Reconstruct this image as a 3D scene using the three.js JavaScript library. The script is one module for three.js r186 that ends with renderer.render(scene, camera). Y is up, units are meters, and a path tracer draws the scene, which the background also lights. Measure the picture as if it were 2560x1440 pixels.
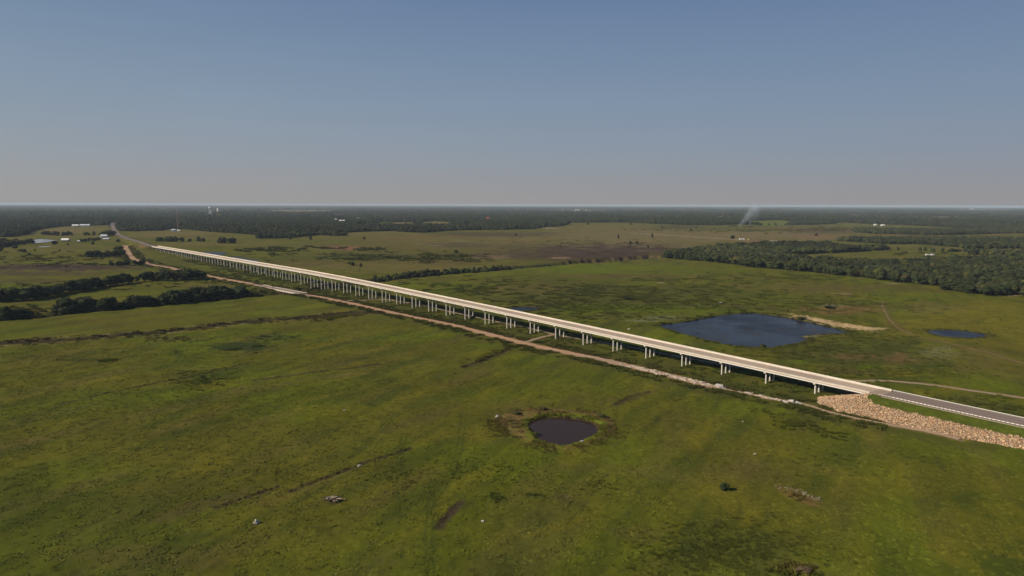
import * as THREE from 'three';
import { mergeGeometries, toCreasedNormals } from 'three/addons/utils/BufferGeometryUtils.js';
import { createNoise2D, createNoise3D } from 'simplex-noise';

// ---------------------------------------------------------------- camera, sky, sun, air
const scene = new THREE.Scene();
const EYE = 110;                                            // the drone hovers 110 m above the flood plain
const camera = new THREE.PerspectiveCamera(45.74, 1024 / 576, 1, 120000);
camera.position.set(0, EYE, 0);
camera.rotation.set(-0.12128, 0, 0.00284, 'YXZ');
const renderer = new THREE.WebGLRenderer({ antialias: true });
renderer.setSize(1024, 576);
renderer.toneMapping = THREE.LinearToneMapping;
renderer.toneMappingExposure = 1.25;
renderer.shadowMap.enabled = true;
renderer.shadowMap.type = THREE.PCFSoftShadowMap;

const { clamp, smoothstep, lerp } = THREE.MathUtils;
const lin = (r, g, b) => new THREE.Color().setRGB(r / 255, g / 255, b / 255, THREE.SRGBColorSpace);
function rng(seed) { let a = seed >>> 0; return () => { a = (a + 0x6d2b79f5) | 0; let t = Math.imul(a ^ (a >>> 15), 1 | a); t = (t + Math.imul(t ^ (t >>> 7), 61 | t)) ^ t; return ((t ^ (t >>> 14)) >>> 0) / 4294967296; }; }
const cirrus = createNoise2D(rng(3));
const SUN = new THREE.Vector3(-0.955, 0, 0.297).normalize().multiplyScalar(Math.cos(0.54)).setY(Math.sin(0.54));
{
  // clear evening sky: dusty warm band at the horizon, blue above, a little brighter and warmer towards the sun
  const W = 1024, H = 512, data = new Float32Array(W * H * 4);
  const stops = [[-90, lin(120, 118, 112)], [-1, lin(149, 146, 146)], [0, lin(149, 148, 151)], [1.0, lin(149, 149, 152)], [2.4, lin(146, 150, 157)], [4.5, lin(140, 150, 163)], [8, lin(129, 146, 166)], [12, lin(117, 137, 163)], [16, lin(105, 126, 158)], [30, lin(74, 101, 144)], [55, lin(48, 75, 120)], [90, lin(38, 62, 106)]];
  const c = new THREE.Color(), warm = new THREE.Color(1.2, 1.17, 1.08), cool = new THREE.Color(0.9, 0.94, 0.99), d = new THREE.Vector3();
  for (let row = 0; row < H; row++) {
    const up = ((row + 0.5) / H - 0.5) * Math.PI, e = (up * 180) / Math.PI;
    let k = 1;
    while (k < stops.length - 1 && stops[k][0] < e) k++;
    const t = THREE.MathUtils.clamp((e - stops[k - 1][0]) / (stops[k][0] - stops[k - 1][0]), 0, 1);
    for (let col = 0; col < W; col++) {
      const a = ((col + 0.5) / W - 0.5) * 2 * Math.PI;
      d.set(Math.cos(a) * Math.cos(up), Math.sin(up), Math.sin(a) * Math.cos(up));
      c.copy(stops[k - 1][1]).lerp(stops[k][1], t);
      const m = d.dot(SUN), side = THREE.MathUtils.clamp(0.5 + 0.5 * (d.x * SUN.x + d.z * SUN.z) / Math.max(0.2, Math.hypot(SUN.x, SUN.z)), 0, 1);
      const g = 0.55 * Math.exp((m - 1) * 7) + 0.03 * smoothstep(e, 2, 6) * (1 - smoothstep(e, 14, 24)) * clamp(cirrus(a * 2.2 + e * 0.05, e * 0.42 - a * 0.9) + 0.4 * cirrus(a * 6, e * 1.3 - a * 2.4), 0, 1) * side * 1.6;
      const low = 1 - smoothstep(e, 0, 4), w = [warm.r, warm.g, warm.b], q = [lerp(cool.r, 0.95, low), lerp(cool.g, 0.95, low), lerp(cool.b, 0.95, low)], v = [c.r, c.g, c.b];
      for (let i = 0; i < 3; i++) data[(row * W + col) * 4 + i] = v[i] * (q[i] + (w[i] - q[i]) * side) * (1 + g) * 0.8;
      data[(row * W + col) * 4 + 3] = 1;
    }
  }
  const sky = new THREE.DataTexture(data, W, H, THREE.RGBAFormat, THREE.FloatType);
  sky.mapping = THREE.EquirectangularReflectionMapping;
  sky.magFilter = THREE.LinearFilter;
  sky.needsUpdate = true;
  scene.background = sky;
  scene.environment = sky;
}
const sun = new THREE.DirectionalLight(new THREE.Color(1, 0.86, 0.67), 5);
sun.position.copy(SUN).multiplyScalar(1500);
sun.castShadow = true;
sun.shadow.mapSize.set(4096, 4096);
Object.assign(sun.shadow.camera, { left: -1200, right: 1200, top: 1200, bottom: -1200, near: 10, far: 4000 });
scene.add(sun, sun.target);
scene.fog = new THREE.FogExp2(new THREE.Color(0.14, 0.17, 0.205), 0.000031);

// ---------------------------------------------------------------- helpers
const noiseA = createNoise2D(rng(11)), noiseB = createNoise2D(rng(29)), noise3 = createNoise3D(rng(5));
const used = {};
const numbered = (name) => { const k = used[name] = (used[name] ?? -1) + 1; return k ? name + '_' + String(k).padStart(3, '0') : name; };
function tag(o, label, category, group, kind) {
  if (label) o.userData.label = label;
  if (category) o.userData.category = category;
  if (group) o.userData.group = group;
  if (kind) o.userData.kind = kind;
  return o;
}
function thing(name, label, category, [x, y, z], turn = 0, group, kind) {
  const o = new THREE.Group();
  o.name = numbered(name);
  o.position.set(x, y, z);
  o.rotation.y = turn;
  scene.add(o);
  return tag(o, label, category, group, kind);
}
function part(name, geometry, material, parent) {
  const m = new THREE.Mesh(geometry, material);
  m.name = parent === scene ? numbered(name) : name;
  m.castShadow = m.receiveShadow = true;
  parent.add(m);
  return m;
}
const std = (r, g, b, roughness = 0.95, more = {}) => new THREE.MeshStandardMaterial({ color: new THREE.Color().setRGB(r, g, b), roughness, ...more });
const box = (w, h, d, x = 0, y = 0, z = 0) => new THREE.BoxGeometry(w, h, d).translate(x, y, z);
// a seamless square of noise, for grain
function grain(size, seed, octaves, low, high) {
  const r = rng(seed), out = new Float32Array(size * size);
  for (const [cells, amp] of octaves) {
    const g = Array.from({ length: cells * cells }, () => r());
    for (let y = 0; y < size; y++) for (let x = 0; x < size; x++) {
      const fx = (x / size) * cells, fy = (y / size) * cells, ix = Math.floor(fx), iy = Math.floor(fy);
      const sx = fx - ix, sy = fy - iy, u = sx * sx * (3 - 2 * sx), v = sy * sy * (3 - 2 * sy), at = (i, j) => g[((iy + j) % cells) * cells + ((ix + i) % cells)];
      out[y * size + x] += amp * lerp(lerp(at(0, 0), at(1, 0), u), lerp(at(0, 1), at(1, 1), u), v);
    }
  }
  let lo = Infinity, hi = -Infinity;
  for (const v of out) { lo = Math.min(lo, v); hi = Math.max(hi, v); }
  const px = new Uint8Array(size * size * 4);
  out.forEach((v, i) => { const k = Math.round(255 * (low + (high - low) * (v - lo) / (hi - lo))); px[i * 4] = px[i * 4 + 1] = px[i * 4 + 2] = k; px[i * 4 + 3] = 255; });
  const t = new THREE.DataTexture(px, size, size);
  t.wrapS = t.wrapT = THREE.RepeatWrapping;
  t.magFilter = THREE.LinearFilter;
  t.needsUpdate = true;
  return t;
}
const scaled = (t, s) => { const c = t.clone(); c.repeat.set(s, s); c.needsUpdate = true; return c; };
const grainSoil = grain(512, 3, [[16, 1], [37, 0.8], [90, 0.7], [190, 0.6]], 0.55, 1);
const grainGrass = grain(1024, 8, [[9, 0.5], [23, 0.8], [61, 1], [140, 0.7], [330, 0.5]], 0.6, 1);
const grainConcrete = grain(512, 17, [[6, 0.6], [21, 0.5], [80, 0.5], [200, 0.4]], 0.82, 1);

// a smooth line through flat [x, z, x, z ...] control points
const pairs = (flat) => { const p = []; for (let i = 0; i < flat.length; i += 2) p.push([flat[i], flat[i + 1]]); return p; };
function smoothLine(flat, step, closed = false, tension = 0.5) {
  const curve = new THREE.CatmullRomCurve3(pairs(flat).map(([x, z]) => new THREE.Vector3(x, 0, z)), closed, 'centripetal', tension);
  const n = Math.max(4, Math.round(curve.getLength() / step));
  const pts = curve.getSpacedPoints(n).map((v) => [v.x, v.z]);
  if (closed) pts.pop();
  return pts;
}
class Path {           // distance to an open line, with a bounding box to skip most queries
  constructor(pts, reach) {
    this.p = pts; this.reach = reach;
    this.x0 = Math.min(...pts.map((q) => q[0])) - reach; this.x1 = Math.max(...pts.map((q) => q[0])) + reach;
    this.z0 = Math.min(...pts.map((q) => q[1])) - reach; this.z1 = Math.max(...pts.map((q) => q[1])) + reach;
  }
  distance(x, z) {     // [distance, position along 0..n-1] or null when farther than reach
    if (x < this.x0 || x > this.x1 || z < this.z0 || z > this.z1) return null;
    let best = this.reach * this.reach, at = -1;
    const p = this.p;
    for (let i = 0; i < p.length - 1; i++) {
      const ax = p[i][0], az = p[i][1], dx = p[i + 1][0] - ax, dz = p[i + 1][1] - az;
      const t = clamp(((x - ax) * dx + (z - az) * dz) / (dx * dx + dz * dz), 0, 1), ex = ax + t * dx - x, ez = az + t * dz - z, e = ex * ex + ez * ez;
      if (e < best) { best = e; at = i + t; }
    }
    return at < 0 ? null : [Math.sqrt(best), at];
  }
}
class Outline extends Path {   // signed distance to a closed outline, negative inside
  constructor(pts, reach) { super([...pts, pts[0]], reach); }
  signed(x, z) {
    if (x < this.x0 || x > this.x1 || z < this.z0 || z > this.z1) return null;
    let inside = false;
    const p = this.p;
    for (let i = 0; i < p.length - 1; i++) {
      const [ax, az] = p[i], [bx, bz] = p[i + 1];
      if ((az > z) !== (bz > z) && x < ((bx - ax) * (z - az)) / (bz - az) + ax) inside = !inside;
    }
    const d = this.distance(x, z), e = d ? d[0] : this.reach;
    return inside ? -e : e;
  }
}

// ---------------------------------------------------------------- the lie of the land (world metres; x right, z towards the viewer)
const BX = 178.84, BZ = -392.08, ALONG = [-0.65577, -0.75496], ACROSS = [0.75496, -0.65577];   // first pier, line of the viaduct, and across it
const SPAN = 31.04;
const sOf = (x, z) => (x - BX) * ALONG[0] + (z - BZ) * ALONG[1], nOf = (x, z) => (x - BX) * ACROSS[0] + (z - BZ) * ACROSS[1];
const onBridge = (s, n) => [BX + s * ALONG[0] + n * ACROSS[0], BZ + s * ALONG[1] + n * ACROSS[1]];
function ramp(table, s) {      // smooth interpolation in a short table
  if (s <= table[0][0]) return table[0][1];
  for (let i = 1; i < table.length; i++) if (s < table[i][0]) { const t = (s - table[i - 1][0]) / (table[i][0] - table[i - 1][0]); return lerp(table[i - 1][1], table[i][1], t); }
  return table[table.length - 1][1];
}
const RISE = [[650, 0], [950, 3], [1200, 5], [1470, 8], [1700, 11], [2000, 14]];
const GIRDER = [[-420, 0.6], [-250, 2.2], [-101, 4.6], [-31, 6.05], [31, 7.5], [124, 9.5], [200, 11], [309, 13], [400, 14.3], [500, 15.7], [600, 16.8], [680, 17.2], [760, 17.15], [930, 16.4], [1150, 15.9], [1290, 15.5], [1400, 14.95], [1490, 14.6], [1600, 14.2], [1800, 13.2]];
const girderAt = (s) => (ramp(GIRDER, s - 24) + ramp(GIRDER, s - 8) + ramp(GIRDER, s + 8) + ramp(GIRDER, s + 24)) / 4;
const deckAt = (s) => girderAt(s) + 1.35;
const END_NEAR = -31, END_FAR = 48 * SPAN;

const dirtRoadLine = smoothLine([-925.7,-1633.5,-856.3,-1516.4,-805.7,-1433.4,-753.9,-1348.9,-724.2,-1302.1,-702.9,-1274.3,-684.6,-1251.5,-664.6,-1229.2,-638.7,-1197.9,-608.5,-1169.2,-576.4,-1142.1,-540.7,-1103,-510.9,-1074.1,-485.2,-1052.5,-436.8,-1001.8,-400.1,-969.5,-365.6,-939.3,-339.9,-914.6,-299,-876.2,-259.1,-835.4,-228.9,-806.7,-196.7,-773.3,-166.7,-741,-112.8,-680.1,-57.2,-621.9,-9.9,-562.2,12.8,-532.8,32.8,-512,53,-491.4,70.8,-472.4,88,-451.3,104,-433,122.3,-406.7], 6);
const oldTrackLine = smoothLine([122.3,-406.7,135.3,-394.3,147.6,-382.6,157.3,-375.5,165.5,-365.5,168.7,-358.2,180.2,-344.4,190.9,-335.4,202,-326.8,207.6,-321.5,213.2,-313.6], 5);
const underTrackLine = smoothLine([-193.8,-776.6,-173.1,-780.4,-154.3,-790.9,-127.7,-771.4,-99,-746.9,-70.3,-707.1,-41.7,-671.3,-11.2,-634.6,11.7,-611.6,36.7,-575.3,65.4,-548,98.6,-515.8,145.5,-467.2,187.5,-434,215.4,-422.1,237.1,-422.3,258.5,-413.8,278,-398.4,296.1,-384.1,315.6,-363.3], 6);
const branchLine = smoothLine([9.1,-539.1,16.5,-550.6,25.2,-562.7,36.7,-575.3], 5);
const trailLine = smoothLine([431.9,-789.4,402.8,-732.8,383.3,-691.5,362.7,-643,352.2,-610.9,346.5,-576.3,348.9,-547.1,356.2,-523.7,359.9,-502.2,359.8,-469.8,361.8,-430.8], 5);
const farTrackLine = smoothLine([448.3,-2518.3,511,-2431.1,576.8,-2350.9,633.5,-2258.2,689.3,-2183.4,725.8,-2132.8], 12);
const farRoadLine = smoothLine([...pairs([-798.7,-1517.6,-860.4,-1605]).flat(), ...[-930.8,-1705.4,-989.2,-1784.1,-1060.2,-1882.9,-1144.9,-2004.9,-1254.9,-2173.9,-1386.6,-2389.8,-1577.6,-2710.9,-1806.5,-3096.6,-2031.7,-3490.9]], 20);
const riverLine = smoothLine([-512.4,-607.2,-501.3,-639.8,-476.8,-658.8,-456.6,-681.5,-419.6,-723,-377.9,-769.6,-340.9,-800.8,-312.6,-826.7,-292.4,-853.6,-264.3,-886.7,-247.8,-912.9,-228.6,-945.2,-204,-980.2,-169.8,-1029.2,-134.9,-1065.5,-97,-1098.3,-60.1,-1132.9,-27.6,-1169,3.4,-1200,43.4,-1233.3,77.6,-1259.8,114.8,-1304.2,157.6,-1343.2,231,-1406.6,309.4,-1465.6], 14);
const ditchLine = smoothLine([-417.5,-514.7,-403.3,-528.5,-373.2,-540.1,-346.2,-553.8,-319.7,-571.7,-290.8,-596.7,-264.1,-617.5,-241.3,-635.2,-209.5,-654,-180.4,-676.3,-155.3,-689.6,-127.8,-684.9], 6);
const scrapeLines = [
  [smoothLine([-84.7,-252.2,-79.6,-261,-72.2,-269.6,-64.9,-278.8,-56,-288.6,-45.5,-300.7], 3), 1.6, 0.5],
  [smoothLine([-106.9,-237.3,-102.8,-243.4,-97.6,-249.5,-92.2,-255.9], 3), 1.5, 0.4],
  [smoothLine([-32.4,-453.3,-21.2,-474.9,-10.3,-497.3,-1.4,-521.9], 4), 3, 0.5],
  [smoothLine([-25.1,-221.7,-22.4,-229.8,-19,-240.5], 2), 2.2, 0.25],
  [smoothLine([57.8,-367.5,69.4,-383.5,82,-394.6], 3), 1.6, 0.3],
  [smoothLine([-161.1,-419.9,-142.4,-432.3,-120.2,-446.6,-92.9,-464.2], 5), 1.8, 0.3],
  [smoothLine([-247.5,-366.8,-229.7,-398.4,-205.9,-429.5,-179.5,-469.2], 5), 1.5, 0.35],
];
const wheelTracks = [
  [[-31.2,-263.3,-28.9,-231.3,-26.9,-211.2,-23.6,-189.6], 0.9], [[-25.5,-354.2,-23.9,-305.1,-25.1,-267.5,-31.1,-231.3], 0.8], [[-72.9,-275.7,-67,-307.4,-59.6,-353.9,-47.6,-397.7], 0.8], [[-117.1,-266.8,-117.5,-284.4,-114.3,-304.3], 0.7],
  [[-98.7,-279.9,-88.6,-318.4,-72.3,-376.4,-46.5,-458.9], 0.7], [[-51.5,-315.8,-48.4,-284.9,-42.9,-251.7,-37.7,-228.2], 0.7], [[1.9,-276.2,-15.2,-251.9,-27.5,-237.8], 0.6], [[-132.1,-218.8,-130.2,-247.5,-120.7,-275.3], 0.7],
].flatMap(([f, w]) => [-1, 1].map((k) => [smoothLine(f, 4).map(([x, z]) => [x + k * 1.1, z]), w]));
const path = (pts, reach) => new Path(pts, reach);
const dirtRoad = path(dirtRoadLine, 40), oldTrack = path(oldTrackLine, 30), underTrack = path(underTrackLine, 12), branch = path(branchLine, 10), trail = path(trailLine, 14), farTrack = path(farTrackLine, 30), farRoad = path(farRoadLine, 90);
const river = path(riverLine, 60), ditch = path(ditchLine, 22), scrapes = scrapeLines.map(([p, w, d]) => [path(p, w * 3), w, d]), ruts = wheelTracks.map(([p, w]) => [path(p, 1.2), w]);

// standing water: name, outline, depth below the field, label, kind of water
const POND_LIST = [
  ['blue', [135.8,-626.1,154.7,-635.1,173.4,-648.9,194.3,-668.1,214.8,-683.3,239.6,-696.7,253.3,-696.9,264.8,-681.7,273.1,-671.9,277.1,-657.6,284.8,-639.5,290.2,-618.1,294.4,-600,297.9,-590.4,281.8,-584.5,265.3,-578.7,251.6,-574.9,244.1,-569.4,247.9,-560.8,239.5,-550.5,227.9,-542.2,212.8,-532.5,195.7,-524.6,183.1,-529,172.8,-536.6,163.8,-549.4,154.9,-571.7,147,-588.1,140.2,-607.5], 'wide blue farm pond just beyond the right part of the viaduct'],
  ['blue', [370.6,-599.2,384.5,-604.4,398.9,-601.6,408.6,-592.1,410,-580.9,398.2,-571.7,385,-569.7,371.9,-573.1,368.8,-585.8], 'narrow oval blue pond in the yellow pasture at the right edge'],
  ['blue', [-1.7,-730.9,8.8,-737,21.8,-735.8,31,-725.8,24.5,-711.6,12.6,-705.9,3,-709.8], 'small blue pond close behind the middle of the viaduct deck'],
  ['brown', [8.7,-333.1,12.6,-341.6,18.6,-346.3,26.3,-346.4,34.4,-343.4,40.6,-337.9,43.1,-329.7,40.9,-321.3,36.5,-314.9,31.2,-309.3,25.8,-305.5,21,-305.4,16.3,-308.6,13,-314.1,12.3,-322.8], 'round muddy brown pond in the open meadow in front of the viaduct'],
  ['blue', [-673.8,-1472.5,-664.1,-1489.7,-639.3,-1482.7,-608.9,-1453.4,-602.2,-1417.2,-614.5,-1405.4,-643.3,-1432.9], 'rounded pond behind the far left end of the viaduct'],
  ['blue', [-573.8,-1380.5,-558,-1377.5,-528.5,-1347.2,-487.3,-1296.1,-469.2,-1263.4,-490.4,-1274.1,-521.7,-1306.2,-551.3,-1345], 'long shallow pool right behind the far deck of the viaduct'],
  ['pale', [-1239.1,-1740,-1274.9,-1817.8,-1295.1,-1881.6,-1254.6,-1850.8,-1199,-1797.9,-1187,-1756.5,-1173.3,-1709.2,-1181.4,-1692.1,-1204.4,-1696.6], 'pale farm pond among trees at the far left'],
  ['pale', [-1095.6,-1580.2,-1097.5,-1603.4,-1087.2,-1609,-1072.8,-1579.2,-1077.9,-1562.4], 'small white sliver of pond below the pale farm pond at left'],
];
const ponds = POND_LIST.map(([kind, flat, label], i) => ({ kind, label, far: i > 3, shape: new Outline(smoothLine(flat, i === 0 ? 9 : i < 4 ? 5 : 8, true), i > 3 ? 26 : 16) }));
const berm = new Outline(smoothLine([-8.1,-344.7,0.2,-353.8,13.2,-359.6,26.1,-357.6,38.8,-351.3,50.8,-343.2,50.5,-329.8,46.4,-317.8,35.8,-305.5,25.7,-299.2,13.1,-304.3,2.5,-318.6,-5.4,-331.8], 6, true), 10);

const landRise = (x, z) => ramp(RISE, sOf(x, z));
const farRoadHeight = (at) => { const t = at / (farRoadLine.length - 1); return lerp(deckAt(END_FAR) - 0.1, 14.6, smoothstep(t, 0, 0.75)); };
const quiet = (x, z) => {     // 0 on roads and under the viaduct, 1 in the open field
  let q = 1;
  for (const [p, w] of [[dirtRoad, 7], [oldTrack, 6], [underTrack, 3], [farTrack, 5]]) { const d = p.distance(x, z); if (d) q = Math.min(q, smoothstep(d[0], w * 0.8, w * 0.8 + 9)); }
  return q;
};
function heightAt(x, z) {
  const r = Math.hypot(x, z), s = sOf(x, z);
  let h = landRise(x, z);
  const q = r < 4000 ? quiet(x, z) : 1;
  h += q * 0.7 * noiseA(x / 130, z / 130);
  if (r < 3500) h += q * (0.3 * noiseA(x / 31 + 9, z / 31) + 0.16 * noiseB(x / 12, z / 12));
  if (r < 900) h += q * (0.075 * noiseA(x / 5.2, z / 5.2) + 0.03 * noiseB(x / 2.3, z / 2.3));
  if (r > 2500) h += smoothstep(r, 2500, 6000) * 5 * noiseA(x / 1500, z / 1500);
  let d = river.distance(x, z);
  if (d) { const cut = smoothstep(nOf(x, z), 520, 590), w = 18 + 12 * cut; h -= (1 - smoothstep(d[0] + (4 + 2 * cut) * noiseB(x / 26, z / 26), 4 + 14 * cut, w + 4)) * (5.2 + 5.5 * cut); }
  d = ditch.distance(x, z);
  if (d) h -= (1 - smoothstep(d[0] + 1.2 * noiseB(x / 9, z / 9), 1, 7)) * 2.3 - (1 - smoothstep(Math.abs(d[0] - 9), 0, 5)) * 0.4;
  for (const [p, w, deep] of scrapes) { d = p.distance(x, z); if (d) h -= (1 - smoothstep(d[0] + 0.5 * noiseB(x / 3, z / 3), 0.2, w)) * deep * 1.2; }
  d = berm.signed(x, z);
  if (d !== null && d > -22) h += 0.9 * (1 - smoothstep(Math.abs(d + 5), 0, 8));
  for (const p of ponds) { d = p.shape.signed(x, z); if (d !== null) { const w = p.far ? 3 : 1; h = lerp(h, landRise(x, z) - 1.7, 1 - smoothstep(d + 0.7 * noiseB(x / 5, z / 5), -2.5 * w, 3.5 * w)); } }
  d = farRoad.distance(x, z);
  if (d) h = Math.max(h, farRoadHeight(d[1]) - 0.25 - 0.3 * Math.max(0, d[0] - 9) - (s < END_FAR + 6 ? 9 * smoothstep(END_FAR + 6 - s, 0, 26) : 0));
  for (const [p, w] of [[dirtRoad, 5.4], [oldTrack, 2.6], [underTrack, 2]]) { d = p.distance(x, z); if (d) h -= 0.3 * (1 - smoothstep(d[0], w - 1.6, w)); }
  return h;
}

// ---------------------------------------------------------------- what grows where (albedo, linear)
const TONE = {
  grass: [0.0806, 0.0916, 0.0084], lush: [0.0882, 0.113, 0.00756], deep: [0.0395, 0.0529, 0.0084], olive: [0.0874, 0.0806, 0.0118], straw: [0.126, 0.0991, 0.0336], tan: [0.139, 0.108, 0.047], brown: [0.0907, 0.0672, 0.0252],
  burnt: [0.0487, 0.0311, 0.0252], patch: [0.0218, 0.0361, 0.0118], red: [0.193, 0.084, 0.0588], sand: [0.437, 0.319, 0.168], soil: [0.244, 0.16, 0.101], rough: [0.0563, 0.0588, 0.0143], wood: [0.0151, 0.021, 0.0109], pale: [0.302, 0.269, 0.202], mud: [0.042, 0.0311, 0.0193], yellow: [0.126, 0.111, 0.0118], rust: [0.139, 0.084, 0.0336], white: [0.353, 0.344, 0.269],
};
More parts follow.
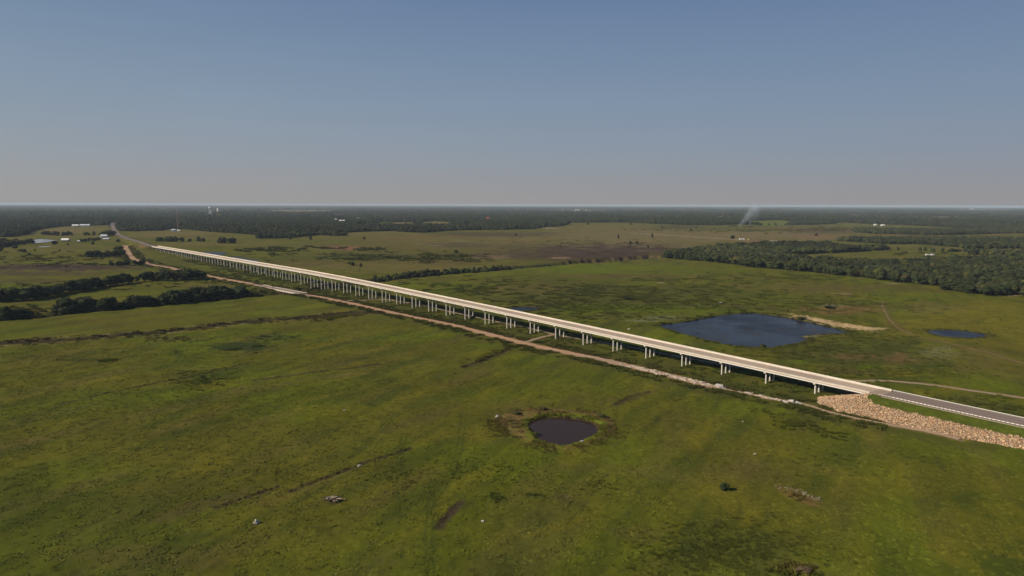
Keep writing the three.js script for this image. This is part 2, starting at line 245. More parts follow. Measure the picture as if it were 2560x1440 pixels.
// patches: x, z, then the ellipse's inverse axes; tone, strength, ragged edge in metres
const PATCH_LIST = [
  [134,-807,0.00499,0.000811,0.000137,0.00654, 'rough', 0.75, 60], [100,-1003,0.00651,0.000641,0.000181,0.00698, 'rough', 0.4, 50], [153,-1182,0.00627,0.0008,0.00049,0.00971, 'lush', 0.75, 60], [363,-1189,0.00894,0.0027,0.000337,0.011, 'grass', 0.6, 40], [175,-1062,0.00727,0.00118,0.000648,0.0236, 'brown', 0.45, 30], [27,-903,0.0171,0.00049,0.000408,0.0174, 'brown', 0.45, 30],
  [152,-714,0.00909,0.0019,0.000515,0.0277, 'lush', 0.7, 40], [96,-733,0.021,0.00267,0.000726,0.0381, 'lush', 0.6, 30], [265,-786,0.00978,0.00324,0.00061,0.03, 'grass', 0.6, 40], [382,-788,0.0134,0.00639,0.000676,0.0332, 'olive', 0.6, 40], [354,-721,0.0187,0.00904,0.000553,0.0297, 'rust', 0.75, 22], [420,-913,0.00714,0.00324,0.000438,0.0187, 'brown', 0.4, 40], [451,-803,0.0175,0.00969,0.000747,0.0361, 'lush', 0.5, 30],
  [463,-656,0.0103,0.00711,0.000112,0.00661, 'yellow', 0.75, 40], [456,-734,0.023,0.014,0.000407,0.0215, 'straw', 0.45, 25], [365,-509,0.0219,0.0153,0.000152,0.0114, 'olive', 0.5, 30], [334,-482,0.0386,0.026,0.000244,0.0194, 'straw', 0.3, 20], [267,-508,0.0157,0.00803,0.00021,0.0158, 'rough', 0.8, 14], [224,-481,0.058,0.0263,0.000988,0.0785, 'deep', 0.6, 8], [251,-494,0.0484,0.0239,0.0012,0.0931, 'rust', 0.5, 7], [296,-523,0.0534,0.0295,0.0013,0.0953, 'deep', 0.6, 7], [291,-481,0.0695,0.0408,0.00123,0.098, 'brown', 0.6, 7], [219,-445,0.0341,0.0162,0.00152,0.13, 'brown', 0.55, 8], [278,-535,0.0523,0.0264,0.00127,0.0911, 'lush', 0.5, 12], [246,-461,0.0805,0.0416,0.00147,0.122, 'lush', 0.9, 8], [257,-442,0.0944,0.0532,0.00134,0.115, 'yellow', 0.9, 8], [283,-490,0.0853,0.0479,0.000691,0.0539, 'rust', 0.7, 10], [207,-474,0.0706,0.0299,0.00167,0.134, 'lush', 0.8, 8], [293,-467,0.0597,0.0364,0.000847,0.0694, 'deep', 0.6, 12], [250,-370,0.0235,0.0153,-0.0328,0.0595, 'rough', 0.6, 10], [242,-376,0.0315,0.0196,-0.174,0.144, 'yellow', 0.7, 6],
  [247,-1686,0.00404,0.000586,0.000391,0.00314, 'burnt', 0.95, 50], [101,-1442,0.00537,0.000372,0.0011,0.00971, 'burnt', 0.85, 40], [-32,-1804,0.00557,-9.92e-05,0.00108,0.00772, 'burnt', 0.45, 60], [73,-1561,0.00642,0.000296,0.000946,0.00818, 'burnt', 0.6, 50], [400,-1626,0.0175,0.00426,0.00197,0.0157, 'red', 0.3, 20], [123,-1911,0.00559,0.000355,0.000882,0.00616, 'rough', 0.4, 60], [491,-2335,0.00193,0.000403,0.000298,0.00168, 'tan', 0.75, 90], [972,-2560,0.00334,0.00126,0.000327,0.00186, 'tan', 0.8, 90], [426,-3044,0.00351,0.000489,0.000546,0.00232, 'straw', 0.6, 90], [1301,-2893,0.00538,0.00241,0.000726,0.00374, 'burnt', 0.6, 60], [1300,-3051,0.00351,0.00149,0.00108,0.00486, 'rust', 0.35, 60], [1009,-2832,0.00503,0.00178,0.00152,0.00696, 'grass', 0.6, 60], [1085,-2380,0.00798,0.00361,0.00164,0.00966, 'red', 0.35, 40], [1429,-2521,0.00565,0.00318,0.00213,0.0118, 'rust', 0.6, 60], [1903,-2761,0.00445,0.00305,0.00128,0.00951, 'rust', 0.75, 60], [777,-3173,0.00899,0.00219,0.00138,0.00544, 'burnt', 0.6, 60],
  [-183,-1557,0.00332,-0.000387,0.000263,0.00227, 'brown', 0.4, 70], [-322,-1966,0.00334,-0.000545,0.000664,0.00367, 'brown', 0.3, 60], [-366,-1354,0.00629,-0.00168,0.000631,0.00651, 'rough', 0.35, 40], [-402,-1632,0.0169,-0.00412,0.00211,0.0149, 'red', 0.95, 25], [-365,-1216,0.00999,-0.00296,0.00146,0.0162, 'brown', 0.65, 40], [-208,-1180,0.00554,-0.000968,0.000958,0.01, 'straw', 0.5, 50], [-151,-1285,0.00602,-0.000701,0.00134,0.0133, 'brown', 0.4, 40], [-288,-1361,0.00569,-0.00119,0.00145,0.0149, 'deep', 0.45, 40], [-492,-1496,0.00712,-0.00232,0.00143,0.0109, 'grass', 0.5, 40], [-233,-1416,0.00802,-0.00131,0.00194,0.0193, 'rough', 0.6, 30], [-118,-2002,0.00328,-0.000192,0.000632,0.00361, 'straw', 0.5, 80], [-55,-2328,0.00408,-9.63e-05,0.00116,0.00546, 'burnt', 0.6, 70], [-67,-1433,0.017,-0.000796,0.00208,0.0193, 'burnt', 0.7, 30], [-30,-1437,0.0395,-0.000818,0.00445,0.0389, 'soil', 0.6, 12], [-348,-2124,0.00402,-0.000655,0.00123,0.00635, 'rust', 0.3, 70], [-157,-1785,0.012,-0.00105,0.00161,0.0106, 'burnt', 0.4, 40], [-561,-2281,0.00536,-0.00131,0.000937,0.00494, 'straw', 0.5, 60], [-573,-1919,0.00593,-0.00176,0.00163,0.00893, 'grass', 0.5, 60], [-746,-1721,0.00661,-0.00284,0.00226,0.0132, 'straw', 0.45, 60], [-1105,-2223,0.00641,-0.00317,0.000271,0.00399, 'straw', 0.75, 60], [-1319,-2374,0.012,-0.00664,0.000339,0.00465, 'grass', 0.4, 40],
  [-753,-1132,0.00626,-0.00411,0.00131,0.0146, 'burnt', 0.92, 30], [-742,-1033,0.00866,-0.00614,0.00189,0.0249, 'burnt', 0.6, 30], [-919,-1338,0.00637,-0.00433,0.000948,0.00754, 'olive', 0.5, 40], [-1008,-1482,0.00886,-0.00597,0.00262,0.0174, 'straw', 0.35, 40], [-408,-909,0.0169,-0.00749,0.00249,0.0332, 'brown', 0.6, 20], [-675,-939,0.0113,-0.00801,0.00253,0.0353, 'burnt', 0.45, 25], [-577,-888,0.0136,-0.00871,0.00357,0.0481, 'olive', 0.5, 25], [-606,-1243,0.0114,-0.00551,0.000703,0.00767, 'rough', 0.45, 40], [-834,-1582,0.024,-0.0125,0.00245,0.0155, 'red', 0.5, 18], [-445,-1080,0.0131,-0.00534,0.00142,0.0164, 'grass', 0.35, 30], [-1648,-2541,0.00561,-0.00363,0.000236,0.00299, 'straw', 0.75, 60], [-1269,-1990,0.00781,-0.00495,0.000609,0.00997, 'straw', 0.5, 60], [-381,-805,0.035,-0.0163,0.00392,0.0593, 'olive', 0.5, 14], [-506,-700,0.0402,-0.0285,0.00281,0.0483, 'rust', 0.5, 14],
  [-372,-654,0.00679,-0.00379,0.000373,0.0211, 'olive', 0.5, 40], [-320,-474,0.0147,-0.00967,0.000454,0.0361, 'olive', 0.4, 40], [-241,-409,0.0156,-0.00892,0.000641,0.0588, 'yellow', 0.3, 40], [-210,-519,0.034,-0.0135,0.000654,0.0477, 'patch', 0.8, 14], [-195,-561,0.0399,-0.0136,0.000772,0.0522, 'patch', 0.5, 14], [-304,-475,0.0463,-0.0288,0.0161,0.15, 'patch', 0.6, 8], [-251,-501,0.209,-0.102,-0.119,0.109, 'patch', 0.5, 6], [-193,-425,0.0654,-0.0289,0.000619,0.0548, 'deep', 0.4, 14], [-281,-555,0.0336,-0.0166,0.00107,0.0732, 'straw', 0.4, 10], [-153,-613,0.0125,-0.00305,0.000353,0.0219, 'olive', 0.55, 40], [-19,-531,0.0527,-0.00186,0.00128,0.0918, 'lush', 0.8, 12], [-76,-471,0.0323,-0.00508,0.0327,0.0852, 'deep', 0.35, 14], [-116,-431,0.0298,-0.0078,0.0595,0.105, 'brown', 0.4, 14], [-150,-403,0.0344,-0.0124,0.0423,0.0763, 'brown', 0.35, 14],
  [-165,-227,0.017,-0.0117,9.49e-05,0.0153, 'deep', 0.4, 60], [-46,-194,0.0138,-0.00306,0.000391,0.0735, 'deep', 0.25, 50], [148,-202,0.0399,0.0274,0.000281,0.0511, 'deep', 0.25, 50], [-232,-375,0.0134,-0.00805,0.000207,0.0206, 'deep', 0.18, 40], [-89,-354,0.0335,-0.00819,0.000553,0.0587, 'yellow', 0.4, 20], [-112,-241,0.0422,-0.0187,0.0777,0.0997, 'brown', 0.45, 14], [-151,-289,0.0334,-0.0167,0.0576,0.0753, 'olive', 0.5, 20], [-115,-201,0.0402,-0.0217,0.000569,0.104, 'brown', 0.3, 20], [-84,-251,0.0589,-0.0189,0.0893,0.0948, 'brown', 0.3, 12], [-14,-254,0.0536,-0.00283,0.000761,0.111, 'grass', 0.5, 16], [37,-276,0.0371,0.00473,0.000935,0.126, 'brown', 0.25, 14], [20,-247,0.236,0.0178,0.00209,0.313, 'brown', 0.6, 5], [20,-226,0.0653,0.0053,0.136,0.22, 'yellow', 0.45, 9], [7,-228,0.079,0.00227,0.000776,0.125, 'deep', 0.22, 12], [99,-413,0.0671,0.0156,0.122,0.133, 'brown', 0.45, 9], [68,-378,0.0626,0.0109,0.222,0.216, 'mud', 0.5, 6], [54,-374,0.111,0.0155,0.313,0.298, 'brown', 0.5, 6],
  [95,-273,0.0231,0.00766,0.000568,0.0777, 'brown', 0.25, 20], [165,-265,0.0238,0.0141,0.00029,0.0409, 'yellow', 0.35, 30], [97,-232,0.0438,0.0173,0.000764,0.122, 'yellow', 0.3, 18], [97,-234,0.116,0.0451,0.00165,0.261, 'deep', 0.35, 10], [70,-209,0.0336,0.0105,0.000336,0.059, 'rough', 0.3, 14], [88,-196,0.137,0.0573,0.000972,0.182, 'rust', 0.5, 6], [157,-220,0.046,0.0307,0.000258,0.0433, 'yellow', 0.45, 18], [44,-220,0.0819,0.0152,0.000697,0.117, 'brown', 0.3, 12], [-6,-246,0.237,-0.00586,0.00171,0.257, 'deep', 0.5, 4], [9,-248,0.253,0.00843,0.00233,0.348, 'deep', 0.6, 4], [110,-249,0.109,0.0456,-0.162,0.13, 'rust', 0.7, 4], [-67,-244,0.257,-0.067,0.00172,0.261, 'mud', 0.6, 4], [-22,-231,0.207,-0.0187,0.397,0.164, 'mud', 0.75, 3], [-12,-259,0.186,-0.00871,0.00359,0.514, 'deep', 0.5, 4],
  [300,-640,0.0262,0.012,-0.0666,0.0332, 'sand', 0.95, 5], [286,-660,0.0638,0.0271,-0.0827,0.105, 'sand', 0.85, 4], [324,-608,0.0553,0.0288,0.00174,0.11, 'sand', 0.85, 4], [312,-621,0.059,0.029,-0.0479,0.0627, 'sand', 0.9, 4], [282,-585,0.0625,0.0294,0.0164,0.141, 'rust', 0.7, 4], [257,-571,0.0735,0.0322,0.0706,0.284, 'pale', 0.8, 3], [606,-979,0.0666,0.0407,0.00164,0.0655, 'soil', 0.9, 6], [545,-972,0.0793,0.0438,0.00248,0.0994, 'soil', 0.7, 6], [416,-854,0.0762,0.0365,0.00256,0.116, 'soil', 0.75, 6], [213,-969,0.175,0.0378,0.00311,0.124, 'soil', 0.9, 4], [307,-942,0.112,0.0361,0.00256,0.105, 'soil', 0.9, 4], [623,-843,0.1,0.0729,0.0019,0.0879, 'soil', 0.7, 5],
  [99,-1402,0.0405,0.00281,0.0038,0.0344, 'soil', 0.7, 10], [470,-1744,0.0489,0.0131,0.00766,0.0574, 'tan', 0.8, 12], [566,-1756,0.0323,0.0103,0.127,0.0815, 'soil', 0.6, 12], [751,-2055,0.0185,0.0067,0.00391,0.0254, 'red', 0.6, 14], [121,-2973,0.0192,0.000774,0.00435,0.0216, 'pale', 0.8, 20], [166,-2859,0.023,0.00133,0.00564,0.0251, 'pale', 0.6, 20], [-233,-1805,0.043,-0.00551,0.00958,0.0619, 'pale', 0.4, 14], [-195,-1748,0.0376,-0.00416,0.00989,0.0661, 'pale', 0.4, 14], [-148,-1940,0.0367,-0.00279,0.00892,0.054, 'pale', 0.35, 14], [-41,-1386,0.0246,-0.000723,0.00576,0.0521, 'soil', 0.5, 14], [-836,-1440,0.148,-0.0852,0.00999,0.0766, 'pale', 0.7, 8], [-1260,-2042,0.0209,-0.0129,0.00119,0.019, 'grass', 0.4, 20], [149,-663,0.0424,0.00936,0.00144,0.0837, 'white', 0.15, 5], [127,-646,0.0522,0.00999,0.00148,0.088, 'white', 0.18, 5], [354,-747,0.0754,0.0351,0.00214,0.111, 'white', 0.3, 7], [325,-509,0.0659,0.041,0.000583,0.044, 'white', 0.08, 6],
];
const patches = PATCH_LIST.map(([x, z, a, b, c, d, tone, k, edge]) => ({ x, z, a, b, c, d, tone: TONE[tone], k, edge, reach: 1.6 * Math.max(...invAxes(a, b, c, d)) }));
function invAxes(a, b, c, d) { const det = Math.abs(a * d - b * c) || 1e-9; return [Math.hypot(d, b) / det, Math.hypot(c, a) / det]; }
// clearings inside the woods
const CLEARING_LIST = [
  [-525,-3324,0.0112,-0.00176,0.000218,0.00219, 'straw'], [-379,-3451,0.00955,-0.00105,0.000184,0.00179, 'straw'], [-618,-3389,0.014,-0.00255,0.000257,0.00253, 'grass'], [-681,-3106,0.0276,-0.00602,0.000294,0.00315, 'grass'], [1096,-11113,0.00129,0.000127,0.000155,0.000491, 'tan'], [-2947,-9452,0.00165,-0.000514,0.000121,0.000396, 'tan'], [-3495,-6813,0.00741,-0.00379,0.000328,0.00147, 'pale'], [-6608,-11881,0.00482,-0.00268,0.000297,0.000685, 'pale'], [1363,-5603,0.0191,0.00465,0.000238,0.0015, 'tan'], [1685,-5566,0.022,0.00665,0.000311,0.00199, 'tan'], [1515,-3999,0.00691,0.00261,0.00058,0.00204, 'lush'], [2633,-4782,0.00597,0.00328,0.00104,0.00311, 'tan'], [2324,-4585,0.00935,0.00472,0.000969,0.00315, 'straw'], [3432,-6935,0.00619,0.00306,0.000234,0.00127, 'tan'], [3831,-6035,0.00568,0.0036,0.000826,0.00224, 'tan'], [4637,-6581,0.00325,0.00229,0.00113,0.00283, 'tan'], [2504,-4253,0.00671,0.00394,0.0013,0.0044, 'straw'], [2251,-5484,0.0104,0.00427,0.000319,0.00211, 'tan'], [12204,-18088,0.000863,0.000582,0.000191,0.000488, 'pale'], [-1585,-6174,0.00927,-0.00237,0.000297,0.00156, 'tan'], [6156,-19612,0.00146,0.000458,0.000186,0.000381, 'pale'], [-2226,-15266,0.00188,-0.000273,0.000229,0.000477, 'pale'], [-201,-3118,0.0549,-0.00353,0.000342,0.0037, 'grass'], [6082,-14326,0.00171,0.000727,0.000228,0.000637, 'pale'], [5641,-10538,0.00233,0.00124,0.000291,0.00109, 'straw'], [-3355,-7575,0.00324,-0.00143,0.000309,0.00125, 'pale'], [-4959,-14678,0.0013,-0.000439,0.000238,0.000472, 'pale'],
];
const clearings = CLEARING_LIST.map(([x, z, a, b, c, d, tone]) => ({ x, z, a, b, c, d, tone: TONE[tone], reach: 1.4 * Math.max(...invAxes(a, b, c, d)) }));
const inClearing = (x, z) => {
  for (const p of clearings) {
    const dx = x - p.x, dz = z - p.z;
    if (Math.abs(dx) > p.reach || Math.abs(dz) > p.reach) continue;
    if (Math.hypot(p.a * dx + p.b * dz, p.c * dx + p.d * dz) + 0.25 * noiseA(x / 70, z / 70) < 1) return p;
  }
  return null;
};
// where the great wood begins, by bearing from the drone (degrees, metres)
const WOOD_EDGE = [-49.22,2702,-42.76,2515,-36.83,2440,-36.18,2452,-35.85,2503,-35.38,2553,-35.23,2797,-34.64,3078,-33.66,3388,-32.72,3508,-31.71,3573,-30.73,3610,-30.48,3637,-30.38,2828,-30.31,2826,-30.25,4097,-30.15,4094,-30.13,2908,-29.81,2793,-28.66,2747,-27.22,2778,-26.41,2962,-25.33,2849,-23.96,2619,-22.83,2492,-20.53,2280,-18.75,2232,-17.38,2310,-15.99,2356,-14.12,2390,-12.53,2459,-9.95,2552,-8.65,2431,-7.34,2406,-5.69,2531,-4.36,2603,-2.02,2654,-0.01,2708,1.99,2787,2.39,2933,3.99,3095,4.59,3351,4.72,3772,6.64,3799,9.26,3888,11.20,3671,13.76,3544,16.25,3571,18.38,3783,19.88,3692,21.63,3809,23.90,4071,25.01,4291,25.55,4581,27.69,4400,29.50,4370,30.75,4305,32.46,4122,33.87,3954,35.46,3767,36.78,3568,39.69,3330,46.79,3340];
function woodEdge(x, z) {
  const a = (Math.atan2(x, -z) * 180) / Math.PI;
  if (Math.abs(a) > 70) return 3500;
  for (let i = 2; i < WOOD_EDGE.length; i += 2) if (a < WOOD_EDGE[i]) { const t = clamp((a - WOOD_EDGE[i - 2]) / (WOOD_EDGE[i] - WOOD_EDGE[i - 2]), 0, 1); return lerp(WOOD_EDGE[i - 1], WOOD_EDGE[i + 1], t); }
  return 3500;
}
// separate woods on the plain
const woodShape = (flat) => new Outline(smoothLine(flat, 25, true), 40);
const woodRight = woodShape([316.5,-1466.4,347.4,-1409.7,379.5,-1361,429.7,-1245.8,451.1,-1198.9,496,-1128.5,534.6,-1065.8,560.2,-998.6,588.7,-949,575.1,-873.6,592.4,-842.6,640.8,-847.4,672.8,-768.2,943.6,-1083,1017.6,-1353.9,980.5,-1392,907,-1379.4,836.8,-1357.3,729.9,-1280.7,636.8,-1322.2,570,-1367.6,602,-1498.3,636.9,-1529.8,794.6,-1613.7,958.9,-1737.6,979.3,-1778.7,850.2,-1748.7,883.4,-1910.2,760,-1909.6,676.7,-1864.4,602.9,-1806.6,538.2,-1767.5,459.4,-1633.4,381.8,-1550.9]);
const woodBand = woodShape([1006.6,-2124.6,1049.1,-2061.1,1086.3,-1985.2,1169.8,-1969.1,1192.8,-1856.9,1183,-1771.5,1268.7,-1775.3,1376.4,-1780.1,1324.6,-1525.9,1956.7,-2260.6,1661.1,-2218.9,1480.2,-2260,1278.8,-2266.3,1157.4,-2223.8,1075.1,-2188.5]);
const woodBack = woodShape([1391.5,-2780.5,1429.2,-2639.1,1541.6,-2599.5,1640.9,-2588.2,1825.6,-2682.2,2074.1,-2773.9,2221.8,-2568.8,2741.9,-3173.3,2384.8,-3191.6,2060.3,-3042.1,1776.5,-2983.2,1617.7,-3012.1,1477.7,-2926.1]);
const woodSide = woodShape([1047.7,-1564.6,1075.2,-1540.6,1077.7,-1481.4,1089.4,-1406,1080.3,-1241.9,1324.6,-1525.9,1236.7,-1598.1,1121.1,-1593.4,1091.6,-1612.2]);
const woodLeft = woodShape([-1212.7,-1396.7,-1186.7,-1466.5,-1141.6,-1521.4,-1142.6,-1547,-1146.9,-1573.1,-1224.6,-1677.9,-1244.4,-1659.6,-1310,-1620.3,-1424.9,-1589.4]);
const woodBandLeft = woodShape([-606.1,-2157.8,-561,-2130.1,-522.8,-2136.9,-529.1,-2184,-579.2,-2199.7,-657.4,-2160.7,-699.2,-2060,-751.9,-2007.4,-719.5,-1950.9,-672,-1979.1,-630.6,-2071.9]);
const woods = [woodRight, woodBand, woodBack, woodSide, woodLeft, woodBandLeft];
const woodAt = (x, z) => woods.some((w) => { const d = w.signed(x, z); return d !== null && d < 0; });
const inGreatWood = (x, z) => Math.hypot(x, z) > woodEdge(x, z) && !inClearing(x, z) && !(Math.hypot(x, z) > 5200 && noiseA(x / 900, z / 420) > 0.62);

const streak = [0.46, -0.888];
const tmp = [0, 0, 0];
const mixTo = (c, t, k) => { c[0] += (t[0] - c[0]) * k; c[1] += (t[1] - c[1]) * k; c[2] += (t[2] - c[2]) * k; };
function colourAt(x, z, h) {
  const r = Math.hypot(x, z), c = tmp;
  c[0] = TONE.grass[0]; c[1] = TONE.grass[1]; c[2] = TONE.grass[2];
  const u = x * streak[0] + z * streak[1], v = x * streak[1] - z * streak[0];
  mixTo(c, TONE.olive, clamp(0.5 + 0.8 * noiseA(x / 210 + 40, z / 210), 0, 1) * 0.75);
  mixTo(c, TONE.lush, smoothstep(noiseB(x / 170 - 9, z / 120 + 4), 0.1, 0.8) * 0.6);
  mixTo(c, TONE.brown, smoothstep(noiseA(u / 150 + 7, v / 34), 0.05, 0.9) * 0.42);
  mixTo(c, TONE.deep, smoothstep(noiseB(u / 130, v / 30), 0.1, 0.85) * 0.6);
  mixTo(c, TONE.deep, smoothstep(noiseA(u / 300 - 3, v / 14), 0.35, 0.9) * 0.4);
  mixTo(c, TONE.yellow, smoothstep(noiseB(u / 90 + 50, v / 30 + 50), 0.25, 0.95) * 0.55);
  if (r > 900) { const k = smoothstep(r, 900, 2200); mixTo(c, TONE.straw, k * clamp(0.45 + 0.7 * noiseA(x / 340, z / 150), 0, 1) * 0.6); mixTo(c, TONE.rough, k * smoothstep(noiseB(x / 200, z / 80), 0.1, 0.8) * 0.6); }
  for (const p of patches) {
    const dx = x - p.x, dz = z - p.z;
    if (Math.abs(dx) > p.reach || Math.abs(dz) > p.reach) continue;
    const d = Math.hypot(p.a * dx + p.b * dz, p.c * dx + p.d * dz);
    if (d > 1.6) continue;
    const e = d + 0.38 * noiseA(x / p.edge, z / p.edge) + 0.2 * noiseB(x / (p.edge * 0.3), z / (p.edge * 0.3));
    const k = 1 - smoothstep(e, 0.55, 1.1);
    if (k > 0) mixTo(c, p.tone, k * p.k);
  }
  // weedy mottling: clumps a few metres across, drawn out along the drainage lines
  const m = noiseA(u / 24, v / 7.5), m2 = noiseB(x / 5.5, z / 5.5), m3 = noiseA(x / 2.3 + 77, z / 2.3);
  const roughness = smoothstep(noiseB(x / 160 - 20, z / 160), -0.2, 0.7);
  mixTo(c, TONE.deep, clamp(smoothstep(m, 0.25, 0.9) * (0.2 + 0.3 * roughness), 0, 1));
  mixTo(c, TONE.mud, smoothstep(m2 + 0.5 * m, 0.65, 1.25) * (0.12 + 0.3 * roughness));
  const k = 1 + 0.1 * m2 + (r < 900 ? 0.07 * m3 : 0) + 0.1 * noiseA(x / 60, z / 60 + 30);
  c[0] *= k; c[1] *= k; c[2] *= k;
  let d = ditch.distance(x, z);
  if (d) { mixTo(c, TONE.mud, (1 - smoothstep(d[0] + 1.5 * m2, 5, 9)) * 0.95); mixTo(c, TONE.straw, smoothstep(d[0] + 2 * m2, 8, 10) * (1 - smoothstep(d[0] + 3 * m2, 11, 17)) * 0.65); if (m3 > 0.6) mixTo(c, TONE.white, smoothstep(d[0], 8, 10) * (1 - smoothstep(d[0], 11, 15)) * 0.4); }
  for (const [p, w] of scrapes) { d = p.distance(x, z); if (d) mixTo(c, TONE.mud, (1 - smoothstep(d[0] + 0.8 * m2, w * 0.5, w * 1.25)) * 0.85); }
  for (const [p, w] of ruts) { d = p.distance(x, z); if (d) mixTo(c, TONE.deep, (1 - smoothstep(d[0], 0.3, w * 1.15)) * 0.55); }
  d = river.distance(x, z);
  if (d) { mixTo(c, TONE.mud, (1 - smoothstep(d[0] + 6 * m2, 9, 24)) * 0.75); if (nOf(x, z) > 520) mixTo(c, noiseB(x / 9, z / 30) > 0.1 ? TONE.mud : TONE.brown, smoothstep(nOf(x, z), 520, 590) * (1 - smoothstep(d[0] + 5 * m2, 28, 38)) * 0.85); }
  d = dirtRoad.distance(x, z);
  if (d) { mixTo(c, TONE.rust, (1 - smoothstep(d[0] + 2 * m2, 5, 11)) * 0.55); mixTo(c, TONE.rough, smoothstep(d[0], 6, 10) * (1 - smoothstep(d[0] + 5 * m, 16, 30)) * 0.5); }
  d = oldTrack.distance(x, z);
  if (d) { mixTo(c, TONE.soil, (1 - smoothstep(d[0] + 1.5 * m2 + m3, 1, 4.5)) * 0.8); mixTo(c, TONE.rough, smoothstep(d[0], 3, 6) * (1 - smoothstep(d[0] + 5 * m, 12, 22)) * 0.6); }
  d = trail.distance(x, z);
  if (d) mixTo(c, TONE.brown, (1 - smoothstep(d[0] + 2 * m2, 2, 7)) * 0.4);
  for (const [p, w, t] of [[underTrack, 2.2, 0.9], [branch, 2.6, 0.9], [farTrack, 9, 0.9], [trail, 1, 0.5]]) { d = p.distance(x, z); if (d) mixTo(c, p === farTrack ? TONE.pale : TONE.soil, (1 - smoothstep(d[0] + 0.5 * m2, w * 0.7, w * 1.1)) * t); }
  const s = sOf(x, z), n = nOf(x, z);
  if (n > -26 && n < 24 && s > -20 && s < END_FAR) mixTo(c, TONE.rough, 0.45 * smoothstep(n, -26, -18) * (1 - smoothstep(n, 14, 24)));
  d = berm.signed(x, z);
  if (d !== null && d < 6) mixTo(c, m2 > 0.15 ? TONE.rust : TONE.straw, (1 - smoothstep(d + 2 * m2, -1, 3)) * 0.85);
  for (const p of ponds) {
    d = p.shape.signed(x, z);
    if (d === null) continue;
    if (p.kind === 'brown') mixTo(c, TONE.lush, (1 - smoothstep(d + 2 * m2, 3, 6.5)) * 0.9);
    else mixTo(c, TONE.rough, (1 - smoothstep(d + 3 * m2, 5, 12)) * 0.5);
    mixTo(c, TONE.mud, 1 - smoothstep(d, 0.6, 2));
  }
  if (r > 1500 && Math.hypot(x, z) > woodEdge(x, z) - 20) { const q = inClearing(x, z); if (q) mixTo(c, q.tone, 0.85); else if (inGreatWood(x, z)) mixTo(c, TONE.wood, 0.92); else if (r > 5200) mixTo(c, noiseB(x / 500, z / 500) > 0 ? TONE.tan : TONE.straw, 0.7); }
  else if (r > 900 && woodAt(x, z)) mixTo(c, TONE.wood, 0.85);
  return c;
}

// ---------------------------------------------------------------- ground: one sheet to the horizon, finer where the place is near
{
  const rings = [], turns = [];
  for (let r = 20; r < 130; r += 16) rings.push(r);
  for (let r = 134; r < 2600; r *= 1.0044) rings.push(r);
  for (let r = 2600; r < 46000; r *= 1.014) rings.push(r);
  for (let a = -48; a < 48; a += 0.122) turns.push((a * Math.PI) / 180);
  for (let a = 48; a < 312; a += 6) turns.push((a * Math.PI) / 180);
  const n = turns.length, position = new Float32Array((rings.length * n + 1) * 3), colour = new Float32Array(position.length), uv = new Float32Array((rings.length * n + 1) * 2), index = [];
  const put = (i, x, z) => {
    const far = Math.hypot(x, z) > 20000, h = far ? 14 : heightAt(x, z), c = colourAt(x, z, h);
    position.set([x, h, z], i * 3);
    colour.set([c[0] * 1.22, c[1] * 1.22, c[2] * 1.22], i * 3);
    uv.set([x / 31, z / 31], i * 2);
  };
  put(0, 0, 0);
  rings.forEach((r, k) => turns.forEach((a, j) => put(1 + k * n + j, r * Math.sin(a), -r * Math.cos(a))));
  for (let j = 0; j < n; j++) {
    const e = (j + 1) % n;
    index.push(0, 1 + e, 1 + j);
    for (let k = 0; k < rings.length - 1; k++) { const a = 1 + k * n + j, b = 1 + k * n + e; index.push(a, b, a + n, b, b + n, a + n); }
  }
  const g = new THREE.BufferGeometry();
  g.setAttribute('position', new THREE.BufferAttribute(position, 3));
  g.setAttribute('color', new THREE.BufferAttribute(colour, 3));
  g.setAttribute('uv', new THREE.BufferAttribute(uv, 2));
  g.setIndex(new THREE.BufferAttribute(new Uint32Array(index), 1));
  g.computeVertexNormals();
  const m = new THREE.MeshStandardMaterial({ vertexColors: true, roughness: 1, map: grainGrass, bumpMap: scaled(grainGrass, 2.3), bumpScale: 0.22 });
  m.specularIntensity = 0.05;
  tag(part('ground', g, m, scene), 'green flood plain with meadows, scrub and brown fallow fields', 'ground', null, 'structure');
}

// ---------------------------------------------------------------- ponds
const ripple = grain(512, 23, [[12, 1], [31, 0.8], [77, 0.6]], 0, 1);
const windPatch = scaled(grain(256, 41, [[3, 1], [7, 0.8], [19, 0.5]], 0.12, 1), 0.12);
const WATER = {
  blue: new THREE.MeshPhysicalMaterial({ color: new THREE.Color(0.012, 0.016, 0.026), roughness: 0.42, roughnessMap: windPatch, ior: 1.33, specularIntensity: 0.16, bumpMap: scaled(ripple, 1), bumpScale: 0.06 }),
  brown: new THREE.MeshPhysicalMaterial({ color: new THREE.Color(0.031, 0.02, 0.015), roughness: 0.12, ior: 1.33, specularIntensity: 0.12 }),
  pale: new THREE.MeshPhysicalMaterial({ color: new THREE.Color(0.16, 0.17, 0.18), roughness: 0.12, ior: 1.33 }),
  dark: new THREE.MeshPhysicalMaterial({ color: new THREE.Color(0.012, 0.013, 0.01), roughness: 0.12, ior: 1.33 }),
};
for (const p of ponds) {
  const pts = p.shape.p.slice(0, -1), x0 = pts.reduce((a, q) => a + q[0], 0) / pts.length, z0 = pts.reduce((a, q) => a + q[1], 0) / pts.length;
  const grow = p.far ? 1.04 : 1.02;
  const g = new THREE.ShapeGeometry(new THREE.Shape(pts.map(([x, z]) => new THREE.Vector2((x - x0) * grow, -(z - z0) * grow)))).rotateX(-Math.PI / 2);
  const uv = g.attributes.uv, q = g.attributes.position;
  for (let i = 0; i < uv.count; i++) uv.setXY(i, q.getX(i) / 22, q.getZ(i) / 22);
  const w = tag(part('pond', g, WATER[p.kind], scene), p.label, 'pond', null, 'structure');
  w.position.set(x0, landRise(x0, z0) - 0.75, z0);
}
